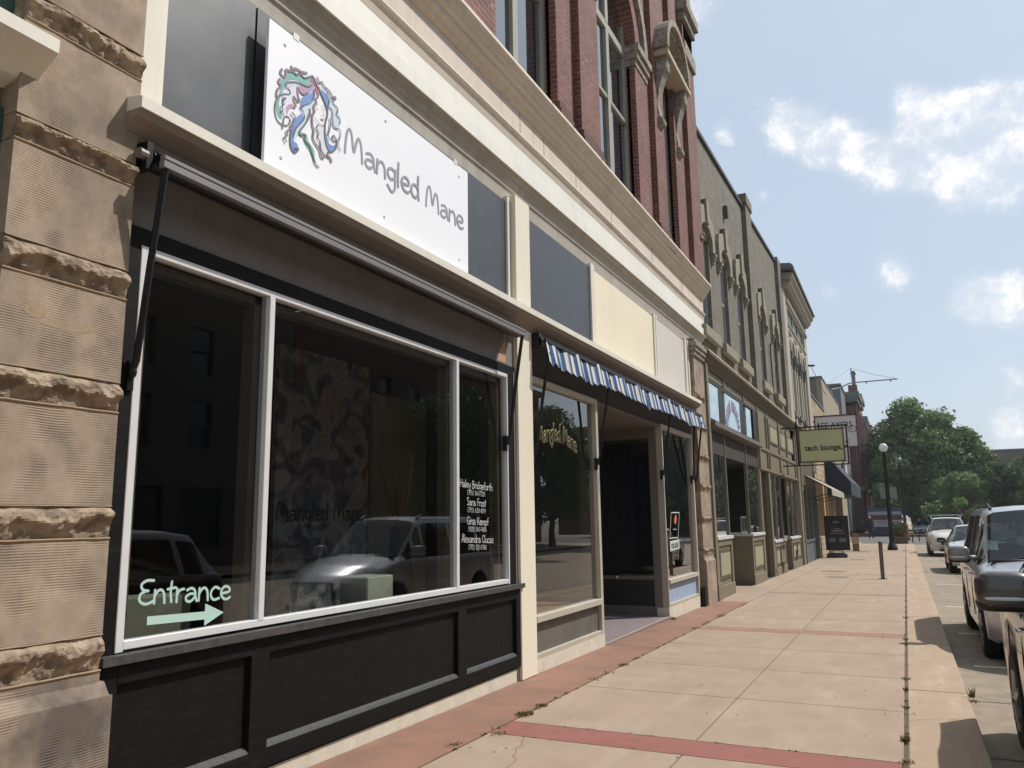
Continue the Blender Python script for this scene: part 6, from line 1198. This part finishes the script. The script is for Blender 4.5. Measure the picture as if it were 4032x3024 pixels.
# bicycles leaning by the planter
def bicycle(x, y, label, c):
    t = thing('bicycle', label, 'bicycle', (x, y, G(y)), group='bicycles by the planter'); z = G(y)
    for d in (-.5, .5):
        w = MB(); P = [(x + .02*cos(a), y + d + .33*cos(a), z + .34 + .33*sin(a)) for a in [2*pi*k/20 for k in range(21)]]; w.tube(P, .02, 5, cap=False)
        for k in range(6): a = pi*k/6; w.tube([(x, y + d - .32*cos(a), z + .34 - .32*sin(a)), (x, y + d + .32*cos(a), z + .34 + .32*sin(a))], .004, 4)
        w.build('wheel', tyre, t)
    f = MB()
    for p, q in [((-.5, .34), (-.38, .85)), ((-.42, .7), (.05, .3)), ((-.4, .78), (.2, .75)), ((.2, .85), (.05, .3)), ((.5, .34), (.05, .3)), ((.5, .34), (.2, .75))]: f.tube([(x, y + p[0], z + p[1]), (x, y + q[0], z + q[1])], .018, 6)
    f.build('frame', c, t); MB().tube([(x - .28, y - .42, z + .98), (x, y - .38, z + .92), (x + .28, y - .42, z + .98)], .015, 6).build('handlebar', chrome, t); MB().blob((x, y + .2, z + .92), (.08, .14, .04)).build('saddle', trim, t)
bicycle(4.05, 62.6, 'dark bicycle with pale handlebar parked right of the flower planter', mat('bike_black', (40, 42, 48), .4)); bicycle(4.5, 66.5, 'second bicycle behind the first, nearer the white SUV', mat('bike_grey', (110, 112, 116), .4))

# person in the street
def skin_figure(name, pts, edges, rad, m, parent=None, label=None, cat=None, root=0, sub=2, org=(0, 0, 0)):
    me = bpy.data.meshes.new(name); me.from_pydata([tuple(Vector(p)) for p in pts], edges, []); o = bpy.data.objects.new(name, me); COL.objects.link(o)
    sk = o.modifiers.new('s', 'SKIN'); sd = o.modifiers.new('d', 'SUBSURF'); sd.levels = sub; sd.render_levels = sub
    for i, v in enumerate(me.skin_vertices[0].data): v.radius = rad[i] if isinstance(rad[i], tuple) else (rad[i], rad[i]); v.use_root = (i == root)
    bpy.context.view_layer.update(); nm = bpy.data.meshes.new_from_object(o.evaluated_get(bpy.context.evaluated_depsgraph_get())); o.modifiers.clear(); o.data = nm; nm.materials.clear(); nm.materials.append(m)
    for p in nm.polygons: p.use_smooth = True
    if parent: o.parent = parent
    return tag(o, label, cat)
px, py, pz = 1.05, 73.0, G(73) + .05
pr = thing('person', 'person in dark clothes with pale hair holding one arm out beyond the pavement', 'person', (px, py, pz))
Pp = [(0, 0, .98), (0, 0, 1.18), (0, 0, 1.42), (0, .01, 1.52), (0, -.01, 1.62), (0, -.02, 1.78), (-.19, 0, 1.44), (-.36, -.05, 1.24), (-.52, -.12, 1.34), (.19, 0, 1.44), (.24, .02, 1.16), (.22, -.06, .92), (-.1, 0, .92), (-.12, 0, .5), (-.13, .02, .08), (-.14, -.14, .04), (.1, 0, .92), (.13, .02, .5), (.15, .04, .08), (.17, -.12, .04), (-.58, -.14, 1.37), (.22, -.08, .84)]
Ee = [(0, 1), (1, 2), (2, 3), (3, 4), (4, 5), (2, 6), (6, 7), (7, 8), (2, 9), (9, 10), (10, 11), (0, 12), (12, 13), (13, 14), (14, 15), (0, 16), (16, 17), (17, 18), (18, 19), (8, 20), (11, 21)]
Rr = [(.17, .12), (.16, .11), (.19, .12), .065, .085, .08, .08, .055, .04, .08, .055, .04, .11, .08, .055, .04, .11, .08, .055, .04, .035, .035]
body = skin_figure('body', Pp, Ee, Rr, mat('dark_clothes', (32, 34, 42), .9, .1, 8), pr)
MB().blob((0, -.02, 1.73), (.095, .11, .13), 14, 10).build('hair', mat('pale_hair', (170, 160, 146), .8), None).parent = pr
fc = bpy.data.objects[-1] if False else None
MB().blob((0, -.055, 1.70), (.078, .085, .105), 14, 10).build('face', mat('skin', (186, 140, 116), .6), None).parent = pr
for hx, hy, hz_ in ((-.60, -.15, 1.385), (.22, -.09, .80)):
    b = MB(); b.blob((hx, hy, hz_), (.035, .02, .045), 10, 6)
    for k in range(4): b.tube([(hx - .024 + k*.016, hy - .005, hz_ - .03), (hx - .026 + k*.017, hy - .02, hz_ - .085 - .008*(k in (1, 2)))], [.009, .006], 5)
    b.tube([(hx + .03, hy, hz_ + .01), (hx + .05, hy - .02, hz_ - .035)], [.010, .007], 5); b.build('hand', mat('skin', (186, 140, 116), .6), None, smooth=True).parent = pr

HZ = .0004
# ------------------------------------------------------------------ trees
bark = mat('bark', (84, 72, 60), .95, .2, 6, .5, 30)
lf = [mat('foliage_a', (90, 112, 66), .55, .35, .55, tr=.35), mat('foliage_b', (72, 94, 58), .6, .35, .6, tr=.3), mat('foliage_c', (108, 130, 80), .55, .35, .5, tr=.38)]
def leafmesh(name, C_, R_, counts, size, m, parent, seed):
    rs = np.random.RandomState(seed); A_ = []
    for c, r, n in zip(C_, R_, counts):
        d = rs.normal(size=(n, 3)); d /= np.linalg.norm(d, axis=1)[:, None]; rad = .35 + .65 * rs.rand(n) ** .45
        bump = 1 + .16*np.sin(d[:, 0]*7 + c[0]) * np.sin(d[:, 2]*8 + c[1]) + .10*np.sin(d[:, 1]*13 + c[2]*3)
        A_.append(np.array(c) + d * (rad * bump)[:, None] * np.array(r))
    P = np.concatenate(A_); n = len(P); a = rs.normal(size=(n, 3)); a /= np.linalg.norm(a, axis=1)[:, None]; q = np.cross(a, rs.normal(size=(n, 3))); q /= np.linalg.norm(q, axis=1)[:, None]; e = (size * (.5 + rs.rand(n)))[:, None]
    V = np.stack([P - a*e, P + q*e*.5 + a*e*.1, P + a*e, P - q*e*.5 - a*e*.1], 1).reshape(-1, 3); o = ORG[parent.name]; V = V - np.array(o)
    me = bpy.data.meshes.new(name); me.vertices.add(4*n); me.vertices.foreach_set('co', V.astype(np.float32).ravel()); me.loops.add(4*n); me.loops.foreach_set('vertex_index', np.arange(4*n, dtype=np.int32)); me.polygons.add(n); me.polygons.foreach_set('loop_start', np.arange(0, 4*n, 4, dtype=np.int32)); me.polygons.foreach_set('loop_total', np.full(n, 4, dtype=np.int32)); me.update(); me.validate()
    ob = bpy.data.objects.new(name, me); COL.objects.link(ob); me.materials.append(m); ob.parent = parent; ORG[ob.name] = o; return ob
def tree(x, y, h, w, label, seed, m, n=14000, ls=.17, clear=2.6, nb=26, shape=1.0):
    rs = np.random.RandomState(seed); gz = G(y) - .1; t = thing('street_tree', label, 'tree', (x, y, gz), group='leafy trees beyond the cross street')
    b = MB(); th = clear + (h - clear)*.35; b.tube([(x, y, gz), (x + .05, y, gz + clear*.5), (x - .05, y + .1, gz + clear), (x + .1, y, gz + th)], [.30, .22, .2, .14], 9)
    C_ = []; R_ = []; N_ = []
    for k in range(nb):
        u = rs.rand(); zc = clear + .3 + (h - clear - .9) * (k + .5) / nb; prof_ = math.sin(pi * min(1, max(.08, ((zc - clear) / (h - clear)) ** .8 * .9 + .12))) ** .7 * (1 + .22*sin(k*1.7 + seed))
        a = k * 2.4 + rs.rand(); r = w/2 * prof_ * (.25 + .72*rs.rand() ** .6); c = (x + cos(a)*r, y + sin(a)*r, gz + zc); s_ = (h*(.082 if nb < 45 else .06) + .3) * (.6 + .85*rs.rand()); C_.append(c); R_.append((s_*1.15, s_*1.15, s_*.85)); N_.append(int(n / nb * (s_/(h*(.082 if nb < 45 else .06)+.3))**2))
        b.tube([(x, y, gz + min(th, clear + zc*.25)), ((x + c[0])/2, (y + c[1])/2, gz + (th + zc)/2 - .3), c], [.09, .06, .02], 5)
    b.build('trunk', bark, t, smooth=True); leafmesh('crown', C_, R_, N_, ls, m, t, seed); return t
tree(4.7, 97, 14.4, 7.0, 'tallest leafy tree with uneven crown rising behind the globe street lamp', 3, lf[2], 19000, .19, 2.4, 64)
tree(7.7, 98, 13.2, 5.0, 'second highest leafy tree, merging with the tallest tree on its right', 31, lf[2], 12000, .19, 2.4, 52)
tree(10.2, 99, 11.4, 5.0, 'rounded tree forming the right shoulder of the tall clump, left of the flat roofed office', 5, lf[0], 17000, .17, 2.2, 34)
tree(2.9, 100, 12.2, 6.2, 'tree close to the dark red brick row, left of the tallest tree', 8, lf[1], 12000, .17, 3.4, 24)
tree(19.0, 104, 11.0, 7.8, 'broad tree at the right edge of the picture, in front of the flat roofed office', 9, lf[0], 20000, .17, 1.5, 40)
tree(21.5, 98, 12.4, 8.0, 'tree outside the right edge beside the broad one', 12, lf[1], 12000, .2, 1.5, 20)
tree(9.0, 84 + 6, 6.4, 6.2, 'low bushy tree under the tall ones behind the white SUV', 14, lf[2], 12000, .13, 1.0, 18)
tree(13.4, 91, 7.2, 6.4, 'low dark tree right of the bushy one', 15, lf[1], 12000, .14, .8, 18)
tree(4.6, 112, 10.5, 8.5, 'darker tree further back filling the gap under the tallest crown', 17, lf[1], 12000, .2, 1.2, 20)
tree(9.4, 116, 9.5, 9.0, 'dark tree far back in line with the white SUV', 18, lf[1], 12000, .2, 1.0, 20)
tree(15.5, 118, 7.0, 9.0, 'dark tree far back behind the low dark tree', 19, lf[1], 12000, .2, 1.0, 20)
tree(22, 116, 8, 9, 'dark tree far back at the right edge', 20, lf[1], 10000, .22, 1.0, 20)
tree(19.5, 40, 9.5, 6.5, 'street tree on the opposite pavement, nearest of three', 41, lf[1], 9000, .17, 2.4, 18)
tree(19.8, 55, 10.5, 7, 'street tree on the opposite pavement, middle of three', 42, lf[1], 9000, .17, 2.4, 18)
tree(20.2, 74, 12.5, 8, 'street tree on the far corner of the cross street, outside the right edge', 43, lf[1], 9000, .18, 2.4, 18)
tree(1.9, 74 + 18, 5.4, 2.4, 'small sunlit tree behind the striped kiosk', 23, lf[2], 3000, .12, 2.2, 8)

hz = MB().box(-510, 610, -310, 910, -1.75, 26).build('haze', bpy.data.materials.new('haze_air'), kind='stuff', label='thin pale summer haze over the street', cat='haze')
hm_ = hz.data.materials[0]; hm_.use_nodes = True; t = hm_.node_tree; t.nodes.remove(t.nodes['Principled BSDF']); pv = N(t, 'ShaderNodeVolumePrincipled'); pv.inputs['Density'].default_value = HZ; pv.inputs['Color'].default_value = (.90, .93, .97, 1); pv.inputs['Anisotropy'].default_value = .35
t.links.new(pv.outputs[0], t.nodes['Material Output'].inputs['Volume'])

for o_ in list(bpy.data.objects):
    if o_.type == 'MESH' and o_.name.split('.')[0] in ('window_pilasters', 'hood_corbels', 'corner_pilasters', 'buff_posts', 'pilaster_boards', 'mail_ledge', 'brick_pilasters', 'attic_panels', 'dentils', 'window_pane', 'windows', 'window_frames', 'inner_mullion', 'door_handles', 'drain', 'frame', 'picture', 'entrance_return'):
        if len(o_.data.vertices) < 6000: split_loose(o_)
for o_ in bpy.data.objects:
    b_ = o_.name.split('.')[0]
    if b_ in ('window_pilasters', 'hood_corbels', 'corner_pilasters', 'buff_posts', 'pilaster_boards', 'brick_pilasters', 'attic_panels', 'dentils', 'windows', 'window_frames', 'door_handles'): o_.name = b_[:-1]
